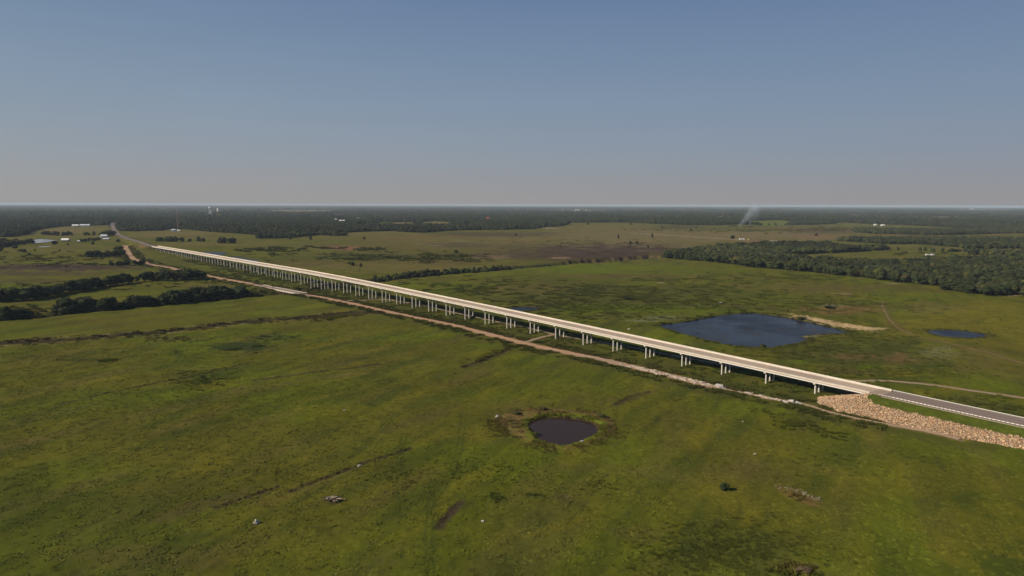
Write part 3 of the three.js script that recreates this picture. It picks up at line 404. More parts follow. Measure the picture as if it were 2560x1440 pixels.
// floating weed mats on the wide pond
{
  const r = rng(71), mats = [];
  for (const [x, z, w, d] of [[215.3,-583.5, 9, 5], [174.2,-573.7, 16, 5], [243.1,-601.2, 11, 4], [210.1,-598.7, 8, 3], [270.3,-590, 12, 6], [264.1,-626.1, 9, 3], [273.7,-605.6, 14, 9], [283.6,-592.1, 9, 6], [171.4,-552.9, 10, 4], [169.1,-618.2, 14, 8]]) {
    for (let k = 0; k < 18; k++) {
      const a = r() * 6.3, q = Math.sqrt(r()), s = 0.3 + 1.3 * r() ** 2, g = new THREE.CylinderGeometry(s, s * 1.15, 0.06, 7).scale(1.8, 1, 0.8);
      mats.push(g.rotateY(r() * 0.6).translate(x + Math.cos(a) * q * w, -0.73, z + Math.sin(a) * q * d));
    }
  }
  tag(part('pond_weed', mergeGeometries(mats), std(0.035, 0.03, 0.02), scene), 'dark floating weed mats on the wide blue pond', 'water weed', null, 'stuff');
}
// the river in its gully
{
  const pos = [], idx = [], pts = riverLine;
  pts.forEach(([x, z], i) => {
    const [ax, az] = pts[Math.max(0, i - 1)], [bx, bz] = pts[Math.min(pts.length - 1, i + 1)], l = Math.hypot(bx - ax, bz - az), w = 6;
    const y = landRise(x, z) - 4.3 - 5 * smoothstep(nOf(x, z), 520, 590);
    pos.push(x - ((bz - az) / l) * w, y, z + ((bx - ax) / l) * w, x + ((bz - az) / l) * w, y, z - ((bx - ax) / l) * w);
    if (i) { const k = 2 * i; idx.push(k - 2, k - 1, k, k - 1, k + 1, k); }
  });
  const g = new THREE.BufferGeometry();
  g.setAttribute('position', new THREE.Float32BufferAttribute(pos, 3));
  g.setIndex(idx);
  g.computeVertexNormals();
  tag(part('river', g, WATER.dark, scene), 'dark creek water in the tree lined gully under both bridges', 'river', null, 'structure');
}

// ---------------------------------------------------------------- roads laid as sheets
function roadSheet(name, pts, halfAt, tone, lift, label, category, heightOf = null, ragged = 1) {
  const pos = [], col = [], uv = [], idx = [], rows = 8;
  let run = 0;
  pts.forEach(([x, z], i) => {
    const [ax, az] = pts[Math.max(0, i - 1)], [bx, bz] = pts[Math.min(pts.length - 1, i + 1)], l = Math.hypot(bx - ax, bz - az), nx = -(bz - az) / l, nz = (bx - ax) / l;
    if (i) run += Math.hypot(x - pts[i - 1][0], z - pts[i - 1][1]);
    const w = halfAt(i, run);
    for (let k = 0; k <= rows; k++) {
      const t = (k / rows) * 2 - 1, e = t * w * (1 + ragged * Math.abs(t) * (0.13 * noiseB(run / 9, t * 2) + 0.08 * noiseA(run / 3, t)));
      const px = x + nx * e, pz = z + nz * e;
      const y = (heightOf ? heightOf(i) : landRise(px, pz)) + lift - (Math.abs(t) > 0.9 ? 0.12 : 0);
      const m = 1 + 0.1 * noiseA(run / 40, t * 1.5) + 0.12 * noiseB(px / 2.4, pz / 2.4) - 0.12 * ragged * Math.exp(-(((Math.abs(t) - 0.4) / 0.14) ** 2)) + 0.06 * ragged * (1 - Math.abs(t)), edge = ragged * smoothstep(Math.abs(t) + 0.2 * noiseA(px / 6, pz / 6), 0.78, 1.05);
      const c = tone(run, t, px, pz), f = (v, q) => lerp(v * m, q, edge * 0.7) * 1.2;
      pos.push(px, y, pz); col.push(f(c[0], TONE.rust[0]), f(c[1], TONE.rust[1]), f(c[2], TONE.rust[2])); uv.push(px / 7, pz / 7);
      if (i && k) { const q = i * (rows + 1) + k; idx.push(q - rows - 2, q - 1, q, q - rows - 2, q, q - rows - 1); }
    }
  });
  const g = new THREE.BufferGeometry();
  g.setAttribute('position', new THREE.Float32BufferAttribute(pos, 3));
  g.setAttribute('color', new THREE.Float32BufferAttribute(col, 3));
  g.setAttribute('uv', new THREE.Float32BufferAttribute(uv, 2));
  g.setIndex(idx);
  g.computeVertexNormals();
  const m = new THREE.MeshStandardMaterial({ vertexColors: true, roughness: 0.95, map: grainSoil, bumpMap: grainSoil, bumpScale: 0.06, side: THREE.DoubleSide });
  m.specularIntensity = 0.1;
  return tag(part(name, g, m, scene), label, category, null, 'structure');
}
const dirtTone = [0.37, 0.235, 0.145], greyDirt = [0.27, 0.205, 0.135], asphaltOld = [0.2, 0.145, 0.112];
const BRIDGE_A = 741.8, BRIDGE_B = 621.9;
roadSheet('dirt_road', dirtRoadLine, (i, run) => { const [x, z] = dirtRoadLine[i], s = sOf(x, z); return s > 990 ? 5.5 + 3 * smoothstep(s, 1500, 1800) : s < 150 ? lerp(4, 5.4, smoothstep(s, 40, 150)) : 5.4; },
  (run, t, x, z) => { const s = sOf(x, z); return s > BRIDGE_B - 20 && s < BRIDGE_A + 20 ? asphaltOld : s > 1000 ? [0.36, 0.235, 0.15] : s < 160 ? [0.35, 0.245, 0.165] : dirtTone; }, 0.14, 'wide pinkish dirt road running parallel in front of the viaduct', 'road');
roadSheet('dirt_track', oldTrackLine, (i, run) => lerp(3.2, 2, smoothstep(run, 0, 90)), () => [0.34, 0.245, 0.155], 0.14, 'narrow pale track along the toe of the stone slope', 'track');
roadSheet('gravel_track', underTrackLine, () => 2.1, () => greyDirt, 0.12, 'grey gravel track passing under the viaduct and out at right', 'track');
roadSheet('side_track', branchLine, () => 2.5, () => greyDirt, 0.13, 'short side track from the dirt road to the shade under the viaduct', 'track');

// ---------------------------------------------------------------- the viaduct
const mConcrete = new THREE.MeshStandardMaterial({ color: new THREE.Color(0.53, 0.49, 0.425), roughness: 0.85, map: grainConcrete });
const mColumn = new THREE.MeshStandardMaterial({ color: new THREE.Color(0.52, 0.495, 0.45), roughness: 0.85, map: grainConcrete });
const mGirder = new THREE.MeshStandardMaterial({ color: new THREE.Color(0.6, 0.57, 0.535), roughness: 0.8, map: grainConcrete });
const mDeck = new THREE.MeshStandardMaterial({ vertexColors: true, roughness: 0.9, map: grainConcrete });
for (const m of [mConcrete, mColumn, mGirder, mDeck]) m.specularIntensity = 0.3;
// sweeps a cross-section (across, up) along the line of the viaduct from s0 to s1
function sweep(profile, s0, s1, heightOf, step = 8, tone = null, closed = true) {
  const pos = [], uv = [], idx = [], col = [], n = Math.max(1, Math.round((s1 - s0) / step)), k = profile.length;
  const push = (s, [a, y], run) => { const [x, z] = onBridge(s, a); pos.push(x, heightOf(s) + y, z); uv.push(s / 5, run / 5); if (tone) col.push(...tone(s, a)); };
  let run = 0;
  const sides = closed ? k : k - 1;
  for (let j = 0; j < sides; j++) {     // every face has its own vertices, so edges stay crisp
    const p = profile[j], q = profile[(j + 1) % k], base = pos.length / 3, len = Math.hypot(q[0] - p[0], q[1] - p[1]);
    for (let i = 0; i <= n; i++) { const s = lerp(s0, s1, i / n); push(s, p, run); push(s, q, run + len); }
    for (let i = 0; i < n; i++) { const a = base + i * 2; idx.push(a, a + 1, a + 2, a + 1, a + 3, a + 2); }
    run += len;
  }
  if (closed) for (const s of [s0, s1]) {
    const flat = THREE.ShapeUtils.triangulateShape(profile.map(([a, y]) => new THREE.Vector2(a, y)), []), base = pos.length / 3;
    profile.forEach((p) => push(s, p, 0));
    for (const f of flat) idx.push(base + f[0], base + f[s === s0 ? 2 : 1], base + f[s === s0 ? 1 : 2]);
  }
  const g = new THREE.BufferGeometry();
  g.setAttribute('position', new THREE.Float32BufferAttribute(pos, 3));
  g.setAttribute('uv', new THREE.Float32BufferAttribute(uv, 2));
  if (tone) g.setAttribute('color', new THREE.Float32BufferAttribute(col, 3));
  g.setIndex(idx);
  g.computeVertexNormals();
  return g;
}
{
  const v = thing('viaduct', 'long pale concrete highway viaduct on rows of tall columns crossing the whole flood plain', 'bridge', [0, 0, 0]);
  const N0 = -2.5, N1 = 11.9;
  // the deck: one slab per span, worn tan lanes between cleaner shoulders, each pour of its own tone
  for (let k = -1; k < 48; k++) {
    const f = 0.9 + 0.17 * rng(k + 90)(), lanes = [N0 + 0.5, N0 + 1.4, N0 + 2.2, 1.5, 4.7, 7.9, N1 - 2.6, N1 - 1.6, N1 - 0.5], tones = [1.25, 1.2, 1.0, 0.94, 1.0, 0.94, 1.02, 1.22, 1.27];
    const s0 = k * SPAN + 0.06, s1 = (k + 1) * SPAN - 0.06;
    const tone = (s, a) => { let i = 0; while (i < lanes.length - 2 && lanes[i + 1] < a) i++; const q = lerp(tones[i], tones[i + 1], clamp((a - lanes[i]) / (lanes[i + 1] - lanes[i]), 0, 1)) * f * (1 + 0.06 * noiseA(s / 7, a) + 0.05 * noiseB(s / 26, a * 1.3)); return [0.42 * q, 0.335 * q, 0.255 * q]; };
    const profile = [[N0, -0.28], [N0, -0.02], ...lanes.map((a) => [a, 0.06 - 0.012 * Math.abs(a - 4.7)]), [N1, -0.02], [N1, -0.28]].reverse();
    part('deck_slab', sweep(profile, s0, s1, deckAt, 3.2, tone), mDeck, v);
  }
  // weather stains and drip marks on the barriers, each pour a little different
  const mBarrier = new THREE.MeshStandardMaterial({ vertexColors: true, roughness: 0.85, map: grainConcrete });
  mBarrier.specularIntensity = 0.3;
  const stain = (s, a) => { const q = 1 + 0.07 * noiseA(s / 13, a) + 0.09 * noiseB(s / 2.3, a) - 0.12 * smoothstep(noiseA(s / 1.9, a + 7), 0.55, 0.9) + 0.07 * (rng(Math.floor(s / (3 * SPAN)) + 60)() - 0.5); return [0.53 * q, 0.487 * q, 0.42 * q]; };
  // barriers with a sloping foot, in lengths of three spans
  for (let k = -1; k < 48; k += 3) {
    const s0 = k * SPAN - (k < 0 ? 6.3 : 0) + 0.02, s1 = Math.min(48, k + 3) * SPAN - 0.02 + (k > 44 ? 6 : 0);
    part('parapet', sweep([[N1 - 0.08, -0.05], [N1 - 0.08, 1.12], [N1 - 0.32, 1.12], [N1 - 0.42, 0.45], [N1 - 0.62, 0.2], [N1 - 0.62, -0.02]].reverse(), s0, s1, deckAt, 1.6, stain), mBarrier, v);
    part('parapet', sweep([[N0 + 0.08, -0.05], [N0 + 0.08, 0.86], [N0 + 0.32, 0.86], [N0 + 0.42, 0.4], [N0 + 0.62, 0.2], [N0 + 0.62, -0.02]], Math.max(s0, END_NEAR), s1, deckAt, 1.6, stain), mBarrier, v);
  }
  // girders, one per span and line; the outer ones carry the slab's overhang
  for (let k = -1; k < 48; k++) for (const a of [N0 + 0.75, 1.6, 4.7, 7.8, N1 - 0.75]) {
    const s0 = k * SPAN + 0.12, s1 = (k + 1) * SPAN - 0.12;
    part('girder', sweep([[a - 0.26, -1.35], [a - 0.26, -1.12], [a - 0.11, -0.98], [a - 0.11, -0.5], [a - 0.3, -0.4], [a - 0.3, -0.3], [a + 0.3, -0.3], [a + 0.3, -0.4], [a + 0.11, -0.5], [a + 0.11, -0.98], [a + 0.26, -1.12], [a + 0.26, -1.35]].reverse(), s0, s1, deckAt, 16), mGirder, v);
  }
  // piers: cap beam and three round columns
  const turn = Math.atan2(-ACROSS[1], ACROSS[0]);
  const capShape = new THREE.Shape([[-6.75, 0], [-6.75, -0.75], [-5.9, -1.3], [5.9, -1.3], [6.75, -0.75], [6.75, 0]].map(([x, y]) => new THREE.Vector2(x, y)));
  const capG = new THREE.ExtrudeGeometry(capShape, { depth: 1.3, bevelEnabled: true, bevelSize: 0.04, bevelThickness: 0.04, bevelSegments: 1 }).translate(4.7, 0, -0.65);
  const shaft = new THREE.CylinderGeometry(0.53, 0.53, 1, 14).translate(0, 0.5, 0);
  for (let k = 0; k < 48; k++) {
    const [x, z] = onBridge(k * SPAN, 0), top = girderAt(k * SPAN) - 0.06, p = new THREE.Group();
    p.name = 'pier';
    p.position.set(x, top, z);
    p.rotation.y = turn;
    v.add(p);
    part('pier_cap', capG, mColumn, p);
    let low = 0;
    for (const n of [0, 4.73, 9.46]) {
      const [cx, cz] = onBridge(k * SPAN, n), drop = top - 1.28 - (heightAt(cx, cz) - 0.5);
      const c = part('column', shaft, mColumn, p);
      c.position.set(n, -1.28 - drop, 0);
      c.scale.y = drop;
      low = Math.max(low, drop);
    }
    if (k === 21 || k === 22) part('tie_beam', box(9.46, 0.9, 0.9, 4.73, -1.28 - low * 0.52, 0), mColumn, p);
  }
  // end walls
  for (const [s, d] of [[END_NEAR - 0.5, 3.2], [END_FAR + 0.5, 3.4]]) {
    const [x, z] = onBridge(s, 4.7), a = part('abutment', box(15, d, 1.5, 0, -d / 2 - 0.35, 0), mConcrete, v);
    a.position.set(x, deckAt(s), z);
    a.rotation.y = turn;
  }
}

// ---------------------------------------------------------------- near approach: embankment, stone slope, road, rails
const roadAt = (s) => deckAt(s) - 0.02;
function bankAt(s, n) {      // the built-up bank of the near approach
  const top = roadAt(s) - 0.14;
  let h = Math.min(top, top + 0.25 - 0.345 * Math.max(0, -4.2 - n), top + 0.2 - 0.3 * Math.max(0, n - 14.2));
  if (s > END_NEAR - 1) { const t = s - END_NEAR + 1, side = 0.345 * Math.max(0, -4.2 - n, (n - 14.2) * 0.87), from = lerp(girderAt(s) - 0.75, top + 0.25, smoothstep(Math.max(-n - 2.6, n - 12), 0, 1.6)); h = Math.min(h, from - Math.hypot(0.3 * t, side)); }
  return h;
}
{
  const S = [], N = [], pos = [], col = [], uv = [], idx = [];
  for (let s = -430; s <= 2; s += s < -130 ? 6 : 1.5) S.push(s);
  for (let n = -36; n <= 52; n += 1.1) N.push(n);
  S.forEach((s, i) => N.forEach((n, j) => {
    const [x, z] = onBridge(s, n), g = heightAt(x, z), b = bankAt(s, n) + (n < -4.4 || n > 14.4 ? 0.07 * noiseB(x / 2.2, z / 2.2) + 0.1 * noiseA(x / 9, z / 9) : -0.1);
    pos.push(x, b > g - 0.15 ? b : g - 0.35, z);
    const stone = s > END_NEAR - 1 ? 1 : n < -12.4 ? 1 : 0, m = 1 + 0.22 * noiseA(x / 5, z / 5) + 0.18 * noiseB(x / 1.7, z / 1.7);
    const c = stone ? [0.17, 0.12, 0.075] : n > 13 ? (n < 21 ? TONE.yellow : TONE.grass) : [0.062, 0.078, 0.011];
    col.push(c[0] * m * 1.2, c[1] * m * 1.2, c[2] * m * 1.2);
    uv.push(x / 31, z / 31);
    if (i && j) { const q = i * N.length + j; idx.push(q - N.length - 1, q - N.length, q, q - N.length - 1, q, q - 1); }
  }));
  const g = new THREE.BufferGeometry();
  g.setAttribute('position', new THREE.Float32BufferAttribute(pos, 3));
  g.setAttribute('color', new THREE.Float32BufferAttribute(col, 3));
  g.setAttribute('uv', new THREE.Float32BufferAttribute(uv, 2));
  g.setIndex(idx);
  g.computeVertexNormals();
  const m = new THREE.MeshStandardMaterial({ vertexColors: true, roughness: 1, map: grainGrass, bumpMap: scaled(grainGrass, 2.3), bumpScale: 0.1, side: THREE.DoubleSide });
  m.specularIntensity = 0.05;
  tag(part('embankment', g, m, scene), 'steep dark green grass bank under the near end of the highway', 'embankment', null, 'structure');

  // thousands of quarry stones
  const r = rng(404), stones = [];
  const rock = (seed) => { const q = rng(seed), g = new THREE.IcosahedronGeometry(0.5, 0), p = g.attributes.position, seen = {}; for (let i = 0; i < p.count; i++) { const k = [p.getX(i), p.getY(i), p.getZ(i)].map((v) => v.toFixed(2)).join(); const f = seen[k] ??= 0.7 + q() * 0.55; p.setXYZ(i, p.getX(i) * f * 1.15, p.getY(i) * f * 0.75, p.getZ(i) * f); } g.computeVertexNormals(); return g; };
  const slope = new THREE.Group();
  slope.name = 'riprap';
  scene.add(slope);
  tag(slope, 'broad slope of tan and pink quarry stones below the highway', 'stone slope', null, 'stuff');
  const spots = [];
  for (let k = 0; k < 76000; k++) {
    const s = -330 + r() * 326, n = -34 + r() * 46, [x, z] = onBridge(s, n), b = bankAt(s, n), g = heightAt(x, z);
    if (b < g - 0.1 || n > 11) continue;
    const wrap = s > END_NEAR - 1, edge = -12.4 + 1.2 * noiseA(s / 7, 3) + 0.8 * noiseB(s / 2, 3) + 4 * smoothstep(s, -40, -32);
    if (!wrap && n > edge) continue;
    if (wrap && n > -1.5 && b > girderAt(s) - 1.5) continue;
    if (r() > (s < -130 ? 0.45 : 0.95)) continue;
    spots.push([x, b, z, s]);
  }
  const dummy = new THREE.Object3D(), c = new THREE.Color();
  const palette = [[0.432, 0.285, 0.156], [0.383, 0.235, 0.132], [0.473, 0.344, 0.201], [0.333, 0.205, 0.117], [0.299, 0.243, 0.181], [0.499, 0.386, 0.249], [0.415, 0.252, 0.144], [0.233, 0.159, 0.0966]];
  for (let v = 0; v < 5; v++) {
    const mine = spots.filter((_, i) => i % 5 === v), m = new THREE.InstancedMesh(rock(600 + v), new THREE.MeshStandardMaterial({ roughness: 0.95, flatShading: true }), mine.length);
    mine.forEach(([x, y, z], i) => {
      const k = 0.27 + 0.42 * r() ** 2 + (r() < 0.02 ? 0.35 : 0);
      dummy.position.set(x, y + 0.1 + 0.16 * k * r(), z);
      dummy.rotation.set(r() * 6, r() * 6, r() * 6);
      dummy.scale.set(k * (0.9 + 0.6 * r()), k, k * (0.9 + 0.5 * r()));
      dummy.updateMatrix();
      m.setMatrixAt(i, dummy.matrix);
      const q = palette[Math.floor(r() * palette.length)], f = 0.9 + 0.42 * r();
      m.setColorAt(i, c.setRGB(q[0] * f, q[1] * f, q[2] * f));
    });
    m.name = 'stones';
    m.castShadow = m.receiveShadow = true;
    m.userData.kind = 'stuff';
    slope.add(m);
  }
}
{
  // approach slab of the viaduct's concrete, then asphalt with its painted lines
  const tone = (s, a) => { const q = 0.95 + 0.1 * noiseA(s / 6, a); return [0.35 * q, 0.27 * q, 0.2 * q]; };
  tag(part('approach_slab', sweep([[-2.4, -0.12], [-2.4, 0.03], [11.4, 0.03], [11.4, -0.12]].reverse(), END_NEAR - 6.5, END_NEAR - 0.02, roadAt, 3, tone), mDeck, scene), 'short concrete slab between the asphalt and the near viaduct end', 'road slab', null, 'structure');
  const aTone = (s, a) => { const w = Math.abs(Math.abs(a - 4.6) - 1.9) < 0.6 || Math.abs(Math.abs(a - 4.6) - 0.35) < 0.1 ? 0.92 : 1, q = w * (0.95 + 0.1 * noiseB(s / 11, a / 2)); return [0.225 * q, 0.178 * q, 0.15 * q]; };
  const mA = new THREE.MeshStandardMaterial({ vertexColors: true, roughness: 0.95, map: grainConcrete });
  mA.specularIntensity = 0.25;
  const strip = (a0, a1, n) => Array.from({ length: n + 1 }, (_, i) => [lerp(a0, a1, i / n), 0.03 - 0.01 * Math.abs(lerp(a0, a1, i / n) - 4.6)]);
  tag(part('highway', sweep([[-2.7, -0.25], ...strip(-2.7, 12.1, 14), [12.1, -0.25]].reverse(), -430, END_NEAR - 6.55, roadAt, 4, aTone), mA, scene), 'dark brownish asphalt highway on the bank at the lower right', 'road', null, 'structure');
  const paint = [[std(0.36, 0.3, 0.22), [[-0.1, 0.1], [9.25, 0.1]]], [std(0.36, 0.27, 0.12), [[4.35, 0.1], [4.72, 0.1]]]], lines = [];
  const mark = new THREE.Group();
  mark.name = 'road_marking';
  scene.add(mark);
  tag(mark, 'thin pale edge lines and yellow centre lines on the asphalt', 'road marking', null, 'structure');
  for (const [m, list] of paint) for (const [a, w] of list) part('painted_line', sweep([[a, 0.036 - 0.01 * Math.abs(a - 4.6)], [a + w, 0.036 - 0.01 * Math.abs(a + w - 4.6)]].reverse(), -430, END_NEAR - 6.6, roadAt, 4, null, false), m, mark);
  tag(part('road_shoulder', sweep([[12.15, -0.3], [12.15, -0.1], [14.1, -0.16], [14.1, -0.4]].reverse(), -430, END_NEAR - 6.6, roadAt, 4), std(0.35, 0.3, 0.22), scene), 'pale gravel shoulder beyond the far edge of the asphalt', 'shoulder', null, 'structure');
  tag(part('mow_strip', sweep([[-4.1, -0.35], [-4.1, -0.12], [-2.75, -0.08], [-2.75, -0.35]].reverse(), -430, END_NEAR - 6.6, roadAt, 4), std(0.3, 0.25, 0.17), scene), 'tan strip under the near guardrail', 'verge', null, 'structure');

  // guardrails: a corrugated rail on posts
  const mRail = new THREE.MeshStandardMaterial({ color: new THREE.Color(0.5, 0.485, 0.46), roughness: 0.5, metalness: 0.15 }), mPost = std(0.16, 0.115, 0.085);
  const turn = Math.atan2(-ACROSS[1], ACROSS[0]);
  for (const [n, out, label] of [[-3.0, -1, 'white guardrail with dark posts along the near edge of the highway'], [12.35, 1, 'pale guardrail along the far edge of the highway']]) {
    const g = thing('guardrail', label, 'guardrail', [0, 0, 0]), o = out;
    const prof = [[0, 0.38], [0.08 * o, 0.46], [0, 0.55], [0, 0.6], [0.08 * o, 0.69], [0, 0.78], [-0.04 * o, 0.78], [-0.04 * o, 0.38]].map(([a, y]) => [n - 0.06 * o + a * 0.6, y]);
    part('rail', sweep(o < 0 ? prof : prof.reverse(), -430, END_NEAR - 5.5, roadAt, 4), mRail, g);
    const post = box(0.2, 1.15, 0.26, 0, 0.25, 0);
    let close = 6;
    for (let s = END_NEAR - 6; s > -430; s -= close > 0 && out < 0 ? (close--, 0.95) : s > -150 ? 1.9 : 3.8) {
      const [x, z] = onBridge(s, n + 0.12 * o), p = part('post', post, mPost, g);
      p.position.set(x, roadAt(s), z);
      p.rotation.y = turn;
    }
  }
}
// far approach: asphalt that bends left beyond the viaduct
roadSheet('far_highway', farRoadLine, () => 7.6, (run) => [0.17, 0.138, 0.122], 0, 'pinkish grey highway that curves away into the woods beyond the viaduct', 'road', (i) => farRoadHeight(i), 0.15);

// ---------------------------------------------------------------- the old low bridge on the dirt road
{
  const pA = [-342.2,-917.7,-257.5,-833.2];
  const a = new THREE.Vector3(pA[0], landRise(pA[0], pA[1]) + 0.1, pA[1]), b = new THREE.Vector3(pA[2], landRise(pA[2], pA[3]) + 0.1, pA[3]);
  const len = Math.hypot(b.x - a.x, b.z - a.z), turn = Math.atan2(-(b.z - a.z), b.x - a.x);
  const o = thing('low_bridge', 'old low road bridge of weathered concrete crossing the creek left of the viaduct', 'bridge', [(a.x + b.x) / 2, (a.y + b.y) / 2, (a.z + b.z) / 2], turn);
  part('deck_slab', box(len, 0.35, 10.6, 0, 0.28, 0), new THREE.MeshStandardMaterial({ color: new THREE.Color(0.22, 0.16, 0.125), roughness: 0.95, map: grainConcrete }), o);
  const old = new THREE.MeshStandardMaterial({ color: new THREE.Color(0.5, 0.45, 0.39), roughness: 0.9, map: grainConcrete });
  for (const k of [-1, 1]) {
    part('kerb', box(len, 0.5, 0.3, 0, 0.6, k * 5.4), old, o);
    part('edge_beam', box(len, 1.0, 0.4, 0, -0.4, k * 5.1), old, o);
    for (let i = 0; i < 22; i++) part('rail_post', box(0.32, 0.8, 0.26, -len / 2 + (i + 0.5) * (len / 22), 0.95, k * 5.42), old, o);
  }
  for (const t of [-0.33, -0.08, 0.16, 0.36]) {
    const g = new THREE.Group();
    g.name = 'bent';
    g.position.set(t * len, 0, 0);
    o.add(g);
    part('cap_beam', box(0.8, 0.7, 11, 0, -1.25, 0), old, g);
    for (const z of [-4.6, -1.5, 1.5, 4.6]) part('pile', new THREE.CylinderGeometry(0.28, 0.28, 6, 10).translate(0, -4.5, z), old, g);
  }
}

// ---------------------------------------------------------------- trees
const mBark = std(0.07, 0.055, 0.04);
const mLeaf = new THREE.MeshStandardMaterial({ vertexColors: true, roughness: 0.9, side: THREE.DoubleSide });
mLeaf.specularIntensity = 0.1;
// a crown one unit high and about one unit wide: lumpy boughs of dense leaf, with loose leaf sprays standing out all round
function crownGeometry(seed, boughs, sprays, wide, low, tone) {
  const r = rng(seed), pos = [], col = [], lobes = [];
  for (let i = 0; i < boughs; i++) {
    const a = r() * 6.283, h = low + (0.86 - low) * Math.pow((i + 0.5) / boughs, 0.8), bulge = Math.sqrt(Math.max(0.05, 1 - ((h - 0.5) / 0.58) ** 2));
    const q = i === boughs - 1 ? 0.05 : 0.3 * bulge * Math.sqrt(r() * 0.9 + 0.1);
    lobes.push([Math.cos(a) * q * wide, h, Math.sin(a) * q * wide, (0.15 + 0.1 * r()) * (0.6 + 0.4 * bulge), r()]);
  }
  const face = (A, B, C, t) => { pos.push(...A, ...B, ...C); for (let k = 0; k < 3; k++) col.push(tone[0] * t, tone[1] * t, tone[2] * t); };
  for (const [x, y, z, s, e] of lobes) {
    const g = new THREE.IcosahedronGeometry(1, 1), p = g.attributes.position, at = (i) => { const vx = p.getX(i), vy = p.getY(i), vz = p.getZ(i), f = s * (1 + 0.36 * noise3(vx * 1.9 + x * 9, vy * 1.9 + y * 9, vz * 1.9 + seed)); return [x + vx * f * wide * 1.1, y + vy * f * 0.85, z + vz * f * wide * 1.1]; };
    for (let i = 0; i < p.count; i += 3) face(at(i), at(i + 1), at(i + 2), 0.8 + 0.35 * e + 0.15 * r());
  }
  for (let i = 0; i < sprays; i++) {
    const [x, y, z, s, e] = lobes[Math.floor(r() * boughs)], d = new THREE.Vector3(r() - 0.5, r() - 0.4, r() - 0.5).normalize(), q = s * (0.85 + 0.6 * r()), w = 0.03 + 0.05 * r();
    const c = [x + d.x * q * wide * 1.1, y + d.y * q * 0.85, z + d.z * q * wide * 1.1], v = () => [c[0] + (r() - 0.5) * 2 * w, c[1] + (r() - 0.5) * 2 * w, c[2] + (r() - 0.5) * 2 * w];
    face(v(), v(), v(), 0.85 + 0.4 * e + 0.3 * (r() - 0.5));
  }
  const g = new THREE.BufferGeometry();
  g.setAttribute('position', new THREE.Float32BufferAttribute(pos, 3));
  g.setAttribute('color', new THREE.Float32BufferAttribute(col, 3));
  g.computeVertexNormals();
  return g;
}
function trunkGeometry(seed) {
  const r = rng(seed), g = [new THREE.CylinderGeometry(0.016, 0.03, 0.55, 7).translate(0, 0.22, 0)];
  for (let i = 0; i < 4; i++) { const a = i * 1.6 + r(), t = 0.5 + 0.4 * r(); g.push(new THREE.CylinderGeometry(0.006, 0.013, 0.42, 5).translate(0, 0.21, 0).rotateZ(t).rotateY(a).translate(0, 0.36 + 0.07 * r(), 0)); }
  return mergeGeometries(g);
}
const LEAF = [[0.0243, 0.0324, 0.0126], [0.0189, 0.027, 0.0117], [0.0306, 0.0378, 0.0135], [0.0261, 0.0315, 0.0153], [0.0378, 0.0432, 0.0153]];
const crowns = [0, 1, 2, 3, 4, 5].map((i) => crownGeometry(100 + i, 10 + (i % 3) * 3, 260, [0.95, 1.1, 0.8, 1.2, 0.9, 1.05][i], [0.24, 0.2, 0.26, 0.22, 0.16, 0.28][i], LEAF[[0, 1, 2, 1, 3, 4][i]]));
const trunks = [0, 1, 2].map((i) => trunkGeometry(40 + i));
const protos = new Map();
function tree(x, z, high, wide, variant, label, group, name = 'tree', category = 'tree') {
  const key = variant + name;
  let t = protos.get(key);
  if (!t) {
    t = new THREE.Group();
    part('trunk', trunks[variant % 3], mBark, t);
    part('crown', crowns[variant], mLeaf, t);
    protos.set(key, t);
  }
  const o = t.clone();
  o.name = numbered(name);
  o.position.set(x, heightAt(x, z) - 0.1, z);
  o.rotation.y = (x * 7.3 + z * 3.1) % 6.283;
  o.scale.set(wide, high, wide);
  scene.add(o);
  return tag(o, label, category, group);
}
// rows and clumps of single trees, a label for each row
function treeRow(seed, flat, count, spread, high, label, group, variants = [0, 1, 3]) {
  const r = rng(seed), line = smoothLine(flat, 2);
  for (let i = 0; i < count; i++) {
    const k = clamp((i + 0.5 + (r() - 0.5) * 0.9) / count, 0, 1) * (line.length - 1), [x, z] = line[Math.floor(k)], a = r() * 6.283, q = spread * (0.15 + 0.85 * r());
    const h = high * (0.55 + 0.6 * r());
    tree(x + Math.cos(a) * q, z + Math.sin(a) * q, h, h * (0.95 + 0.5 * r()), variants[Math.floor(r() * variants.length)], label + ', in its ' + (k < line.length / 3 ? 'left' : k < line.length / 1.5 ? 'middle' : 'right') + ' third', group);
  }
}
const rowTrees = { tree: [], scrub: [] };
function rowMass(seed, flat, count, spread, high, label) {    // rows too far or too small to tell their trees apart
  const r = rng(seed), line = smoothLine(flat, 2);
  for (let i = 0; i < count; i++) {
    const [x, z] = line[Math.floor(r() * line.length)], a = r() * 6.283, q = spread * (0.15 + 0.85 * r()), px = x + Math.cos(a) * q, pz = z + Math.sin(a) * q, h = high * (0.6 + 0.5 * r());
    rowTrees[/scrub/.test(label) ? 'scrub' : 'tree'].push([px, heightAt(px, pz) - 0.4, pz, h * (0.8 + 0.35 * r()), h]);
  }
}
treeRow(1, [-459.1,-684.1,-444.7,-694.8,-426.6,-706,-409.5,-720.3,-393.3,-738.1,-377.7,-760,-359.8,-779.9,-342.2,-804.1,-329,-818.6], 70, 10, 17, 'dark leafy tree of the dense creek row by the low bridge', 'trees of the dense row along the creek');
rowMass(2, [-333.3,-811.4,-324.9,-820.6,-316.3,-830], 6, 4, 7, 'low dark tree at the thin end of the creek row by the low bridge', 'low trees by the low bridge');
treeRow(3, [-584.2,-759.6,-560.6,-758.1,-549.7,-768,-549.2,-787.2,-546.1,-817.9,-540.5,-847.5,-539.2,-887.1,-530.5,-917.6,-520.3,-938.7], 58, 9, 13, 'dark tree of the long slanting row behind the creek row', 'trees of the long slanting row at left');
